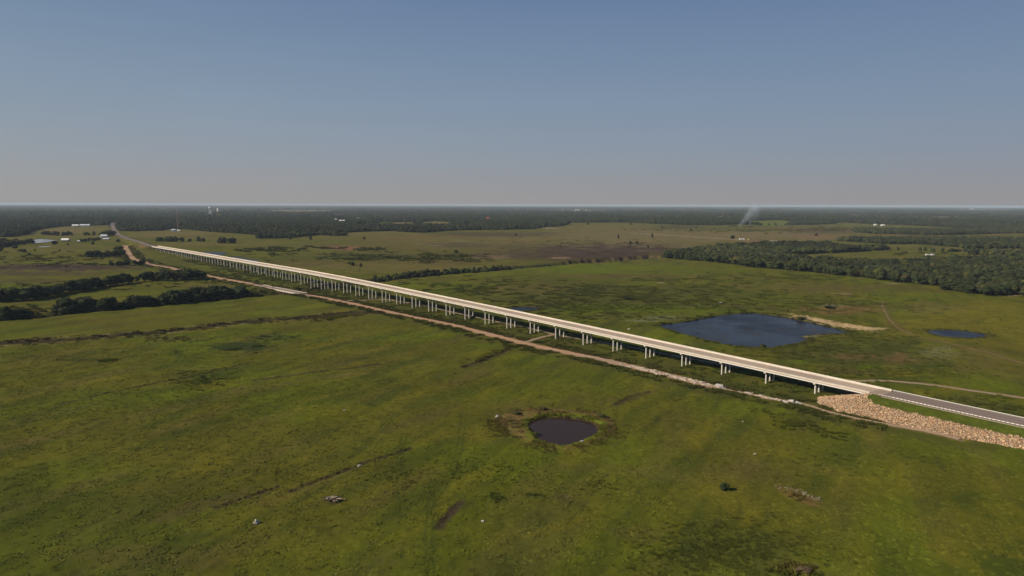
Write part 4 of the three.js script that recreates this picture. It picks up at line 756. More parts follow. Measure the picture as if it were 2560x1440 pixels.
treeRow(4, [-521.3,-945.6,-504.6,-956.4,-484.5,-955.6,-466.1,-964.3,-449.5,-977.9], 20, 7, 14, 'dark tree of the clump between slanting row and dirt road', 'trees of the clump beside the dirt road');
treeRow(5, [-492.5,-633.2,-482.5,-640.1,-475.9,-649.4,-471.6,-661.3], 12, 7, 12, 'dark tree of the small clump at the lower left edge', 'trees of the left edge clump');
treeRow(6, [-831.2,-1325.5,-813.5,-1332.3,-796.8,-1343.7,-775.9,-1365.5], 22, 6, 12, 'tree of the short dark hedgerow left of the dirt road bend', 'trees of the short hedgerow');
rowMass(7, [-686.3,-1159,-672.7,-1167.4,-658.9,-1179.6,-649.3,-1195.4], 16, 6, 9, 'bushy tree in the low hedgerow just below the dirt road bend', 'trees of the low hedgerow');
rowMass(8, [-1468.8,-2096,-1415.2,-2085.6,-1346.1,-2036.2,-1350.3,-2117.8,-1292,-2093.5,-1225.6,-2043.7], 26, 12, 13, 'tree in the far hedgerow above the pale farm pond', 'trees of the far hedgerow');
treeRow(9, [-1206.6,-2031.8,-1187.8,-2020,-1181.4,-2033.4], 7, 10, 17, 'tall dark tree of the group beside the far highway', 'tall trees beside the far highway');
rowMass(10, [-1183.7,-1623.9,-1177.1,-1646.9,-1170.4,-1670.5], 8, 6, 13, 'tree on the near bank of the pale farm pond', 'trees by the farm pond');
rowMass(11, [-1109.9,-1751.5,-1098.7,-1761.6,-1089.3,-1771.6,-1096.2,-1814.2], 11, 7, 10, 'tree in the clump behind the farm yard at left', 'trees behind the farm yard');
rowMass(12, [-926.8,-1788.1,-906.5,-1799.9,-869.3,-1788.4,-843.8,-1800.9], 18, 10, 14, 'tree in the ragged grove behind the far viaduct end', 'trees of the ragged grove');
rowMass(13, [-833.7,-1811.1,-819.1,-1804.7,-811.9,-1814.5], 5, 8, 15, 'round tree in the small clump right of the ragged grove', 'trees of the small round clump');
rowMass(14, [-758.6,-1749.9,-731.7,-1746.8,-710.7,-1758.2], 12, 9, 16, 'tree in the tall grove above the pond behind the viaduct', 'trees of the tall pond grove', [0, 1, 4]);
rowMass(15, [-204.8,-992.6,-172,-1042.6,-137.1,-1082.8,-98.6,-1116.7,-60.8,-1145.8,-21.1,-1190.5,21.3,-1216.3,66,-1250.9], 300, 8, 7, 'low scrubby tree along the creek gully behind the viaduct', 'scrub trees along the gully', [1, 3, 4]);
treeRow(16, [315.4,-1445.7,345,-1399.9,376.8,-1351.1,403.5,-1296.3,428.3,-1241.6,449.7,-1195.1,475.2,-1162.7,494.5,-1125.1,516.2,-1096.2,533.1,-1062.7,546.6,-1031.1,560.2,-998.6,576.6,-973.2,588.7,-949,580.8,-894.6,580.1,-861.7,591,-840.7,617.7,-843.1,645.5,-843.7], 60, 11, 13, 'tree along the near edge of the broad right wood', 'trees along the near edge of the right wood', [0, 1, 3, 2]);
rowMass(17, [958.5,-1722.1,986.4,-1700.4,1010.6,-1679.2,1026.2,-1644,1065.8,-1645.6,1105.3,-1654.3], 16, 8, 11, 'tree in the thin hedgerow across the right pasture', 'trees of the thin right hedgerow', [0, 1, 3]);
// single trees, each its own
for (const [x, z, h, w, v, label] of [
  [-1085.5,-1623.5, 11, 15, 3, 'round tree right of the small white pond at left'], [-1009.9,-1405.1, 8, 16, 3, 'wide low bush alone in the left pasture'], [-1094.2,-1503.8, 9, 12, 1, 'small tree at the corner of the leftmost clump'], [-1071.3,-1427.9, 10, 16, 1, 'bushy tree cut by the left edge of the view'], [-1004.1,-1635, 9, 9, 0, 'small dark tree in the pasture below the farm yard'], [-1041.7,-1601.4, 6, 7, 0, 'little bush in the pasture right of the white pond'], [-954.5,-1348.3, 5, 7, 3, 'brownish bush in the left pasture below the low bush'], [-1012.8,-1447.3, 4, 4, 1, 'tiny bush in the middle of the left pasture'], [-967.4,-1459.5, 4, 5, 1, 'tiny bush right of centre in the left pasture'], [-1270.5,-2040.9, 12, 13, 0, 'round tree standing in the field above the farm yard'], [-860.4,-1492.4, 9, 18, 3, 'spreading tree above the end of the dirt road bend'], [-1004.4,-1742.7, 9, 16, 2, 'green spreading tree left of the far highway curve'],
  [701.5,-2173.8, 13, 16, 1, 'round lone tree beside the white vehicles on the far track'], [717.7,-2751.2, 11, 16, 0, 'wide lone tree in the tan field left of the smoke'], [810.4,-3013.4, 9, 9, 1, 'small dark tree behind the wide lone tree'], [451.3,-2206.7, 16, 11, 2, 'tall thin tree standing on the far pale track'], [641.1,-2930.9, 12, 11, 0, 'upright lone tree in the middle of the tan field'], [332.8,-2141.8, 14, 8, 4, 'thin grey tree left of the tall thin tree'], [317.1,-1831.3, 12, 8, 1, 'left one of the thin tree pair in the burnt field'], [334.7,-1833.5, 12, 8, 3, 'right one of the thin tree pair in the burnt field'], [338,-1697.8, 9, 7, 0, 'small tree at the lower side of the burnt field'], [363.3,-3284, 13, 13, 0, 'tree at the far end of the tan field near the wood'], [574.7,-3320.7, 12, 10, 1, 'dark tree at the edge of the far wood above the tan field'], [12.6,-2243.2, 8, 9, 1, 'lone tree in the pale marsh below the far wood'], [-705.9,-1913.9, 13, 14, 3, 'leftmost of the spread trees in the meadow behind the viaduct'], [-672,-1938.9, 11, 11, 2, 'second of the spread trees in the meadow behind the viaduct'], [-625.3,-1927.6, 13, 12, 4, 'third of the spread trees in the meadow behind the viaduct'], [-566.7,-1920.1, 10, 11, 1, 'rightmost of the spread trees in the meadow behind the viaduct'], [-420.9,-1947.3, 11, 8, 0, 'slim tree in the marsh right of the meadow trees'],
  [-285.7,-1208.6, 7, 16, 2, 'leafy thicket left of the leaning bare tree'], [-124.7,-1515.4, 7, 9, 1, 'dark bush beside the bare patch in the middle plain'], [1079.8,-2431.3, 9, 14, 1, 'lone tree in the reddish field at right'], [137,-793.5, 3.4, 10, 3, 'dark shrub in the lush strip behind the viaduct'], [343.6,-728.8, 3.2, 11, 3, 'dark shrub above the right arm of the blue pond'],
  [83.2,-255.2, 3, 3.8, 1, 'small dark tree alone in the near meadow at lower right'], [211.2,-393.4, 3, 4.4, 2, 'green bush against the near end of the viaduct'], [16.9,-355.3, 1.6, 3.6, 5, 'bush on the far bank of the brown pond'], [46.4,-342.5, 1.5, 4.6, 5, 'bush at the right shoulder of the brown pond'], [11.8,-319.8, 1.5, 3.4, 5, 'bush at the left rim of the brown pond'], [2.3,-349.6, 1.3, 4.5, 5, 'long low bush on the left bank of the brown pond'], [37.4,-559.4, 3.6, 5, 2, 'bush between the pier columns near the side track'], [-38,-654.6, 3, 7, 1, 'dark bush at the foot of the middle piers'], [-370.3,-1034.1, 5, 6, 1, 'dark bush at a pier foot near the creek'], [195.7,-524.6, 3, 8, 2, 'bush on the near shore of the blue pond'], [282,-655.4, 2.5, 12, 2, 'leafy thicket on the right bank of the blue pond'],
]) tree(x, z, h, w, v, label, undefined, h < 4 || /bush|shrub|thicket/.test(label) ? 'bush' : 'tree', h < 4 || /bush|shrub|thicket/.test(label) ? 'bush' : 'tree');
// the leaning bare tree
{
  const [x, z] = [-246,-1091.2], o = thing('dead_tree', 'dark leaning bare tree alone in the field behind the viaduct', 'tree', [x, heightAt(x, z) - 0.2, z]);
  part('trunk', mergeGeometries([new THREE.CylinderGeometry(0.3, 0.6, 9, 7).translate(0, 4.5, 0).rotateZ(-0.28), new THREE.CylinderGeometry(0.12, 0.3, 6, 6).translate(0, 3, 0).rotateZ(-0.75).translate(1.6, 5.6, 0), new THREE.CylinderGeometry(0.12, 0.26, 6, 6).translate(0, 3, 0).rotateZ(0.15).translate(2.2, 7.4, 0)]), std(0.05, 0.04, 0.03), o);
  const c = part('crown', crownGeometry(321, 6, 60, 0.8, 0.4, [0.04, 0.036, 0.022]), mLeaf, o);
  c.scale.set(8, 9, 8);
  c.position.set(3.6, 6.2, 0);
}

// ---------------------------------------------------------------- woods
const canopies = [0, 1, 2].map((i) => crownGeometry(500 + i, 6, 26, [1, 1.15, 0.9][i], 0.3, [1, 1, 1]));
const mCanopy = new THREE.MeshStandardMaterial({ vertexColors: true, roughness: 0.95, side: THREE.DoubleSide });
mCanopy.specularIntensity = 0.2;
const m4 = new THREE.Matrix4(), qt = new THREE.Quaternion(), v3 = new THREE.Vector3(), sc = new THREE.Vector3(), UPV = new THREE.Vector3(0, 1, 0), colr = new THREE.Color();
function mass(name, label, category, list, geometries, material, partName, seed, tint) {
  const r = rng(seed), o = new THREE.Group();
  o.name = numbered(name);
  scene.add(o);
  tag(o, label, category, null, 'stuff');
  geometries.forEach((g, v) => {
    const mine = list.filter((_, i) => i % geometries.length === v);
    if (!mine.length) return;
    const m = new THREE.InstancedMesh(g, material, mine.length);
    mine.forEach(([x, y, z, w, h], i) => {
      m.setMatrixAt(i, m4.compose(v3.set(x, y, z), qt.setFromAxisAngle(UPV, r() * 6.283), sc.set(w, h, w * (0.8 + 0.4 * r()))));
      const t = tint(x, z, r);
      m.setColorAt(i, colr.setRGB(t[0], t[1], t[2]));
    });
    m.name = partName;
    m.castShadow = m.receiveShadow = true;
    m.userData.kind = 'stuff';
    o.add(m);
  });
  return o;
}
const leafTint = (x, z, r) => { const k = 0.65 + 0.6 * r(), a = LEAF[Math.floor(r() * 5)], n = 1 + 0.22 * noiseA(x / 160, z / 160) + 0.22 * noiseB(x / 620, z / 420), d = r() < 0.07 ? 1.5 : 1, w = r() < 0.12 ? 1.25 : 1; return [a[0] * k * n * d * w, a[1] * k * n * d, a[2] * k * n]; };
{
  const r = rng(77), list = [];
  const scatter = (r0, r1, cell, w, h, keep) => {
    for (let z = -r0 * 0.6; z > -r1; z -= cell) {
      const X = Math.min(r1, Math.abs(z) * 0.93 + 500);
      for (let x = -X; x < X; x += cell) {
        const px = x + (r() - 0.5) * cell * 0.95, pz = z + (r() - 0.5) * cell * 0.95, d = Math.hypot(px, pz);
        if (d < r0 || d >= r1 || r() > keep || !inGreatWood(px, pz)) continue;
        const rd = farRoad.distance(px, pz);
        if (rd && rd[0] < 17) continue;
        const k = 0.72 + 0.5 * r() + 0.25 * noiseB(px / 120, pz / 120), edge = d - woodEdge(px, pz) < 60 ? 0.85 : 1;
        list.push([px, (d > 20000 ? 14 : heightAt(px, pz)) - h * 0.22, pz, w * k, h * k * 1.15 * edge]);
      }
    }
  };
  scatter(1800, 4600, 10.5, 15, 15, 0.96);
  scatter(4600, 9000, 25, 35, 17, 0.95);
  console.log('great wood', list.length);
  const near = list.length;
  mass('far_woodland', 'endless dark blue green woodland covering the plain up to the horizon', 'woodland', list.slice(), canopies, mCanopy, 'treetops', 9, (x, z, q) => leafTint(x, z, q).map((v) => v * 0.8));
  scatter(9000, 22000, 82, 108, 19, 0.92);
  scatter(22000, 45000, 300, 370, 24, 0.9);
  // the farthest canopy: low uneven domes, one plain sheet of them
  const pos = [], col = [], idx = [], q = rng(13);
  for (const [x, y, z, w, h] of list.slice(near)) {
    const b = pos.length / 3, t = leafTint(x, z, q), o = q() * 6.283;
    for (let ring = 0; ring < 2; ring++) for (let k = 0; k < 6; k++) { const a = o + k * 1.0472 + ring * 0.5, f = w * (ring ? 0.3 : 0.54) * (0.75 + 0.5 * q()); pos.push(x + Math.cos(a) * f, y + h * (ring ? 0.82 + 0.3 * q() : 0.1), z + Math.sin(a) * f); const m = 0.75 + 0.5 * q(); col.push(t[0] * m, t[1] * m, t[2] * m); }
    pos.push(x, y + h * (0.95 + 0.25 * q()), z); col.push(...t);
    for (let k = 0; k < 6; k++) { const e = (k + 1) % 6; idx.push(b + k, b + 6 + k, b + e, b + e, b + 6 + k, b + 6 + e, b + 6 + k, b + 12, b + 6 + e); }
  }
  const g = new THREE.BufferGeometry();
  g.setAttribute('position', new THREE.Float32BufferAttribute(pos, 3));
  g.setAttribute('color', new THREE.Float32BufferAttribute(col, 3));
  g.setIndex(idx);
  g.computeVertexNormals();
  console.log('farthest', list.length - near, idx.length / 3);
  tag(part('horizon_woodland', g, mCanopy, scene), 'farthest hazy woodland along the horizon', 'woodland', null, 'stuff');
}
woods.forEach((wd, i) => {
  const r = rng(200 + i), list = [], cell = i === 0 ? 8.5 : 9.5;
  for (let x = wd.x0; x < wd.x1; x += cell) for (let z = wd.z0; z < wd.z1; z += cell) {
    const px = x + (r() - 0.5) * cell, pz = z + (r() - 0.5) * cell, d = wd.signed(px, pz);
    if (d === null || d > -3) continue;
    const k = 0.7 + 0.5 * r() + 0.25 * noiseB(px / 60, pz / 60);
    list.push([px, heightAt(px, pz) - 2, pz, 12.5 * k, 13.5 * k]);
  }
  mass('woodland', ['broad mixed wood stretching across the right side of the plain', 'long dark band of wood behind the right pastures', 'narrow far belt of wood between the two reddish fields', 'small wood at the right edge behind the trailers', 'dense clump of wood at the left edge below the farm pond', 'thin dark spur of wood reaching into the marsh behind the viaduct'][i], 'woodland', list, crowns.map((g) => g).slice(0, 4).map((g, k) => woodCrown(k)), mCanopy, 'treetops', 300 + i, leafTint);
});
function woodCrown(k) { return (woodCrown.made ??= [0, 1, 2, 3].map((i) => crownGeometry(700 + i, 12, 170, [1, 1.15, 0.9, 1.05][i], 0.22, [1, 1, 1])))[k]; }

mass('hedgerow_trees', 'small dark trees of the far hedgerows and groves on the plain', 'trees', rowTrees.tree, [0, 1, 2, 3].map(woodCrown), mCanopy, 'treetops', 411, leafTint);
mass('gully_scrub', 'low scrubby trees lining the creek gully behind the viaduct', 'scrub', rowTrees.scrub, [0, 1, 2, 3].map(woodCrown), mCanopy, 'treetops', 412, (x, z, r) => leafTint(x, z, r).map((v) => v * 1.25));

// ---------------------------------------------------------------- weeds, scrub and tussocks
function tuftGeometry(seed, blades, spread, lift) {
  const r = rng(seed), pos = [], col = [];
  const hump = new THREE.IcosahedronGeometry(0.5, 1), p = hump.attributes.position;
  for (let i = 0; i < p.count; i++) { const x = p.getX(i), y = p.getY(i), z = p.getZ(i), f = 1 + 0.35 * noise3(x * 3 + seed, y * 3, z * 3); pos.push(x * f * spread, Math.max(-0.1, y * f * 0.8), z * f * spread); const t = 0.85 + 0.2 * r(); col.push(t, t, t); }
  for (let i = 0; i < blades; i++) {
    const a = r() * 6.283, q = 0.5 * Math.sqrt(r()) * spread, x = Math.cos(a) * q, z = Math.sin(a) * q, w = 0.12 + 0.1 * r(), h = lift * (0.5 + 0.6 * r()), b = r() * 6.283, t = 0.8 + 0.5 * r();
    pos.push(x - Math.cos(b) * w, 0.1, z - Math.sin(b) * w, x + Math.cos(b) * w, 0.1, z + Math.sin(b) * w, x + Math.cos(a) * 0.25, h, z + Math.sin(a) * 0.25);
    for (let k = 0; k < 3; k++) col.push(t, t, t);
  }
  const g = new THREE.BufferGeometry();
  g.setAttribute('position', new THREE.Float32BufferAttribute(pos, 3));
  g.setAttribute('color', new THREE.Float32BufferAttribute(col, 3));
  g.computeVertexNormals();
  return g;
}
const tufts = [0, 1, 2].map((i) => tuftGeometry(820 + i, 26, 1, 0.75));
const onWater = (x, z) => ponds.some((p) => { const d = p.shape.signed(x, z); return d !== null && d < 0.6; });
const blocked = (x, z) => {
  for (const [p, w] of [[dirtRoad, 5.0], [oldTrack, 2.2], [underTrack, 1.8], [branch, 2], [trail, 1.2]]) { const d = p.distance(x, z); if (d && d[0] < w) return true; }
  const s = sOf(x, z), n = nOf(x, z);
  return onWater(x, z) || (s < 2 && s > -430 && n > -34 && n < 50 && bankAt(s, n) > heightAt(x, z) - 0.2);
};
const groundTint = (f, pull, k) => (x, z, r) => { const c = colourAt(x, z, 0), m = f * (0.8 + 0.45 * r()); return [lerp(c[0], pull[0], k) * m, lerp(c[1], pull[1], k) * m, lerp(c[2], pull[2], k) * m]; };
function alongLine(line, count, lo, hi, r, size, high, keep = () => true) {
  const out = [];
  for (let i = 0; i < count * 3 && out.length < count; i++) {
    const k = 1 + Math.floor(r() * (line.length - 2)), [ax, az] = line[k - 1], [bx, bz] = line[k + 1], l = Math.hypot(bx - ax, bz - az), d = lerp(lo, hi, r() ** 1.3) * (r() < 0.5 ? -1 : 1);
    const x = line[k][0] - ((bz - az) / l) * d + (r() - 0.5) * 6, z = line[k][1] + ((bx - ax) / l) * d + (r() - 0.5) * 6;
    if (noiseB(x / 14, z / 14) + noiseA(x / 40, z / 40) * 0.6 < -0.1 || blocked(x, z) || !keep(x, z)) continue;
    const s = size * (0.5 + 0.9 * r() ** 2);
    out.push([x, heightAt(x, z) - 0.05, z, s, s * high * (0.6 + 0.6 * r())]);
  }
  return out;
}
function inPatches(list, r, keep = () => true) {
  const out = [];
  for (const [px, pz, a, b, c, d, count, size, high, clump = 10] of list) {
    const det = a * d - b * c;
    for (let i = 0, made = 0; i < count * 4 && made < count; i++) {
      const t = r() * 6.283, q = 1.35 * r() ** 0.75, u = Math.cos(t) * q, v = Math.sin(t) * q, x = px + (d * u - b * v) / det, z = pz + (-c * u + a * v) / det;
      if (noiseB(x / clump, z / clump) + 0.6 * noiseA(x / (clump * 3), z / (clump * 3)) < -0.15 + 0.75 * q || blocked(x, z) || !keep(x, z)) continue;
      const s = size * (0.45 + 0.9 * r() ** 2);
      out.push([x, heightAt(x, z) - 0.05, z, s, s * high * (0.6 + 0.6 * r())]);
      made++;
    }
  }
  return out;
}
{
  const r = rng(61);
  const nearRoad = dirtRoadLine.filter(([x, z]) => sOf(x, z) < 640);
  mass('weeds', 'rough dark green and brown weeds along both verges of the dirt road', 'weeds', [...alongLine(nearRoad, 6500, 5.2, 16, r, 2.5, 0.55), ...alongLine(oldTrackLine.slice(0, -6), 2600, 2.4, 12, r, 1.9, 0.6), ...alongLine(dirtRoadLine.filter(([x, z]) => sOf(x, z) >= 640), 1800, 6, 22, r, 3.2, 0.5)], tufts, mLeaf, 'tufts', 62, groundTint(0.85, [0.0462, 0.0554, 0.0134], 0.5));
  const strip = smoothLine([...onBridge(0, 4), ...onBridge(1200, 4)], 8);
  mass('undergrowth', 'green undergrowth between the viaduct columns and the dirt road', 'undergrowth', alongLine(strip, 6500, 0, 26, r, 2.2, 0.5), tufts, mLeaf, 'tufts', 63, groundTint(0.9, [0.0504, 0.0689, 0.0134], 0.5));
  mass('scrub', 'rough scrub covering the field just behind the viaduct', 'scrub', inPatches([[135,-818,0.00492,0.0008,0.000129,0.00606, 9000, 3.6, 0.42, 26], [86,-727,0.0122,0.00142,0.000251,0.0133, 2600, 2.6, 0.42, 14], [-43,-902,0.0094,-0.00044,0.000202,0.00861, 2200, 3.4, 0.4, 26], [243,-522,0.0119,0.00539,0.000148,0.0108, 6500, 1.8, 0.5, 12], [361,-762,0.00853,0.00396,0.00026,0.0132, 2600, 2.6, 0.42, 20], [254,-445,0.0187,0.0103,0.000408,0.0349, 2200, 1.6, 0.5, 8], [260,-372,0.0262,0.0177,-0.0166,0.038, 3200, 1.7, 0.6, 8], [459,-656,0.0107,0.00734,0.000141,0.00834, 1600, 1.6, 0.3, 20], [416,-1039,0.00545,0.00215,0.000329,0.0123, 1800, 4, 0.4, 40]], r), tufts, mLeaf, 'tufts', 64, groundTint(0.9, [0.0588, 0.0714, 0.0185], 0.4));
  mass('shrubbery', 'dark scrub strips and bushes scattered over the far marsh and left fields', 'scrub', inPatches([[-549,-1536,0.0185,-0.00657,0.00187,0.0138, 420, 10, 0.5, 40], [-466,-1623,0.0175,-0.00499,0.00266,0.0187, 260, 9, 0.5, 40], [-336,-1590,0.0268,-0.00562,0.00271,0.0197, 240, 9, 0.6, 30], [-313,-1331,0.0213,-0.00497,0.00344,0.0363, 220, 8, 0.5, 30], [-237,-1366,0.0416,-0.00714,0.00503,0.052, 160, 8, 0.5, 20], [-158,-1345,0.0105,-0.00123,0.00139,0.0136, 900, 8, 0.4, 40], [-134,-1426,0.0133,-0.00124,0.00195,0.0192, 400, 9, 0.4, 30], [-298,-1410,0.00465,-0.000974,0.000693,0.0069, 700, 6, 0.4, 60], [-434,-1023,0.0104,-0.00434,0.000694,0.00823, 900, 4, 0.4, 20], [-850,-1258,0.00752,-0.00503,0.000675,0.00592, 500, 6, 0.4, 40], [-582,-896,0.00788,-0.00504,0.00196,0.0262, 500, 4, 0.4, 24], [1055,-2916,0.00184,0.000661,0.000822,0.00374, 500, 11, 0.4, 60], [1502,-3139,0.00455,0.00217,0.000995,0.00459, 300, 12, 0.5, 50], [241,-1873,0.00304,0.000387,0.000427,0.00315, 300, 6, 0.4, 60], [-502,-695,0.0347,-0.0246,0.00187,0.0323, 500, 3, 0.6, 8], [-328,-840,0.0336,-0.0129,0.00233,0.0339, 300, 4, 0.6, 10], [-246,-905,0.0268,-0.00717,0.00127,0.0194, 700, 3, 0.6, 10], [961,-1561,0.0121,0.0074,0.00103,0.0262, 90, 9, 0.6, 60]], r), tufts, mLeaf, 'tufts', 65, groundTint(0.85, [0.0714, 0.0798, 0.0185], 0.5));
  mass('reeds', 'tan and green reeds and weeds round the banks of the brown pond', 'reeds', [...alongLine([...ponds[3].shape.p], 900, 0.8, 4.5, r, 1.0, 0.7), ...alongLine([...berm.p], 1700, 0, 6, r, 1.1, 0.6), ...inPatches([[-2,-329,0.139,-0.000858,0.000647,0.0736, 260, 1.4, 0.6, 4], [43,-320,0.172,0.022,0.000733,0.086, 160, 1.2, 0.6, 4]], r)], tufts, mLeaf, 'tufts', 66, groundTint(0.95, [0.084, 0.0672, 0.0252], 0.3));
  mass('shore_weeds', 'dark green weeds fringing the banks of the blue ponds', 'weeds', [0, 1, 2].flatMap((i) => alongLine(ponds[i].shape.p, [1500, 160, 260][i], 0.8, 6, r, 1.9, 0.5)), tufts, mLeaf, 'tufts', 70, groundTint(0.8, [0.0462, 0.0546, 0.0134], 0.5));
  mass('tussocks', 'dark weed tussocks sprinkled over the near meadow', 'weeds', inPatches([[71,-209,0.0322,0.0103,0.000272,0.0478, 7000, 0.7, 0.5, 3.2], [63,-204,0.0416,0.0121,0.000407,0.0731, 1500, 0.85, 0.5, 5], [87,-195,0.138,0.0576,0.000902,0.17, 500, 1.5, 0.8, 4], [-6,-246,0.276,-0.007,0.00188,0.283, 260, 0.8, 0.6, 2.5], [9,-249,0.273,0.00911,0.00266,0.395, 130, 0.8, 0.6, 2.5], [-13,-276,0.0396,-0.00186,0.000561,0.0756, 330, 1.0, 0.5, 2.5], [35,-260,0.0787,0.01,0.000686,0.0981, 160, 1.0, 0.5, 3], [-45,-265,0.0686,-0.0112,0.000437,0.0611, 200, 1.0, 0.5, 3], [-210,-519,0.0404,-0.016,0.000764,0.0557, 1800, 1.4, 0.4, 30], [-197,-561,0.0499,-0.0171,0.000944,0.0638, 600, 1.4, 0.4, 12], [-304,-475,0.0503,-0.0313,0.002,0.158, 700, 1.4, 0.4, 30], [-251,-501,0.223,-0.109,-0.128,0.118, 70, 1.4, 0.5, 30], [-196,-424,0.0561,-0.0251,0.000506,0.0448, 900, 1.3, 0.35, 6], [143,-286,0.0191,0.00911,0.000406,0.053, 300, 1.3, 0.4, 3], [109,-250,0.192,0.0791,-0.194,0.194, 130, 1.1, 0.7, 4], [-5,-262,0.0261,-0.000464,0.000294,0.0417, 160, 0.9, 0.5, 3], [-96,-271,0.0151,-0.0051,0.000117,0.016, 900, 0.9, 0.4, 3], [96,-378,0.0146,0.00357,0.000205,0.0205, 500, 1.2, 0.35, 4], [-5,-272,0.00464,-8.25e-05,5.59e-05,0.00764, 3000, 0.6, 0.42, 2.2], [-176,-375,0.00737,-0.00335,0.000135,0.0135, 1800, 0.9, 0.35, 4], [146,-336,0.0492,0.0206,-0.0676,0.0585, 900, 1.5, 0.7, 6]], r), tufts, mLeaf, 'tufts', 67, groundTint(0.92, [0.042, 0.055, 0.0115], 0.42));
  const ditchBank = alongLine(ditchLine, 2200, 6.5, 14, r, 1.6, 0.5);
  mass('ditch_weeds', 'straw coloured and brown weeds along the long ditch at left', 'weeds', [...ditchBank, ...inPatches([[-173,-664,0.0211,-0.00541,0.0393,0.0591, 1100, 2.2, 0.6, 10], [-278,-553,0.0379,-0.0187,0.00108,0.0737, 500, 1.6, 0.5, 6], [-19,-487,0.057,-0.00218,0.13,0.0585, 420, 1.8, 0.5, 8]], r)], tufts, mLeaf, 'tufts', 68, groundTint(0.95, [0.0672, 0.0588, 0.021], 0.3));
  // low meadow growth that gives the near grass its nap
  const near = [];
  for (let i = 0; i < 150000; i++) {
    const a = (r() - 0.5) * 1.5, d = 185 + 460 * r() ** 0.8, x = d * Math.sin(a), z = -d * Math.cos(a), n = noiseA(x / 19, z / 19) + 0.7 * noiseB(x / 6, z / 6);
    if (n < -0.25 || nOf(x, z) > -36 || blocked(x, z)) continue;
    const s = 0.45 + 0.75 * r() ** 2;
    near.push([x, heightAt(x, z) - 0.04, z, s * 1.5, s * 0.34]);
  }
  console.log('meadow', near.length);
  mass('meadow_grass', 'soft clumpy meadow grass of the near field', 'grass', near, [0, 1, 2].map((i) => tuftGeometry(840 + i, 9, 1, 0.9)), mLeaf, 'tufts', 69, groundTint(1.08, [0.105, 0.113, 0.0168], 0.1));
}

// ---------------------------------------------------------------- rubble, stones and logs
const mRubble = new THREE.MeshStandardMaterial({ color: new THREE.Color(0.42, 0.39, 0.36), roughness: 0.95, flatShading: true }), mRubble2 = new THREE.MeshStandardMaterial({ color: new THREE.Color(0.4, 0.38, 0.37), roughness: 0.95, flatShading: true });
const slab = (seed, s) => { const r = rng(seed), g = new THREE.BoxGeometry(s * (1 + r()), s * (0.35 + 0.4 * r()), s * (0.8 + 0.7 * r()), 1, 1, 1), p = g.attributes.position; for (let i = 0; i < p.count; i++) p.setXYZ(i, p.getX(i) * (0.85 + 0.3 * noise3(p.getY(i) * 9, p.getZ(i) * 9, seed)), p.getY(i), p.getZ(i) * (0.85 + 0.3 * noise3(p.getX(i) * 9, p.getY(i) * 9, seed + 5))); g.computeVertexNormals(); return g; };
function rubbleHeap(x, z, w, d, h, count, size, label, seed, name = 'rubble_heap') {
  const r = rng(seed), o = thing(name, label, 'rubble heap', [x, heightAt(x, z), z], 0.4 * seed), shapes = [0, 1, 2, 3].map((i) => slab(seed * 10 + i, size));
  for (let i = 0; i < count; i++) {
    const a = r() * 6.283, q = r() ** 0.7, m = part('block', shapes[i % 4], r() < 0.72 ? mRubble : mRubble2, o), k = 0.6 + 0.7 * r();
    m.position.set(Math.cos(a) * q * w, size * 0.15 + h * (1 - q) * r(), Math.sin(a) * q * d);
    m.rotation.set((r() - 0.5) * 1.4, r() * 6.283, (r() - 0.5) * 1.4);
    m.scale.setScalar(k);
  }
  return o;
}
rubbleHeap(-88.4,-225.1, 1, 0.8, 1.1, 22, 0.42, 'small pile of white broken concrete in the near meadow at lower left', 1);
rubbleHeap(-64.5,-277.9, 1.1, 0.8, 0.8, 14, 0.5, 'little pile of white stones on the bare scraped line', 2);
rubbleHeap(-7.5,-345.4, 1, 0.9, 0.9, 14, 0.6, 'bluish white stones at the left corner of the brown pond bank', 3);
rubbleHeap(32.6,-307.1, 0.9, 0.7, 0.5, 8, 0.5, 'few white stones on the near bank of the brown pond', 4);
rubbleHeap(126.9,-405.8, 4.5, 2.6, 2.4, 44, 1.2, 'tall heap of broken white concrete at the end of the dirt road', 5);
rubbleHeap(158,-373.1, 5.5, 2.6, 1.6, 40, 1.1, 'low heap of broken white concrete left of the stone slope', 6);
rubbleHeap(118.3,-338.6, 0.5, 0.4, 0.2, 1, 0.5, 'single pale stone in the meadow below the dirt road', 7, 'stone');
rubbleHeap(-9.8,-227.1, 0.6, 0.5, 0.3, 3, 0.6, 'pale flat stone beside a hole in the near meadow', 8, 'stone');
rubbleHeap(108.5,-293.8, 0.6, 0.3, 0.1, 3, 0.5, 'pale flat stone right of centre in the near meadow', 9, 'stone');
rubbleHeap(-89.9,-356.5, 1.2, 0.5, 0.1, 4, 0.6, 'pale flat stones in the meadow left of the brown pond', 12, 'stone');
rubbleHeap(104.4,-599, 1, 0.8, 1.2, 5, 1, 'white stone lump in the scrub behind the viaduct', 13, 'stone');
rubbleHeap(237.5,-765.9, 1.6, 1, 1.6, 6, 1.4, 'small white lump in the lush field far behind the viaduct', 14, 'stone');
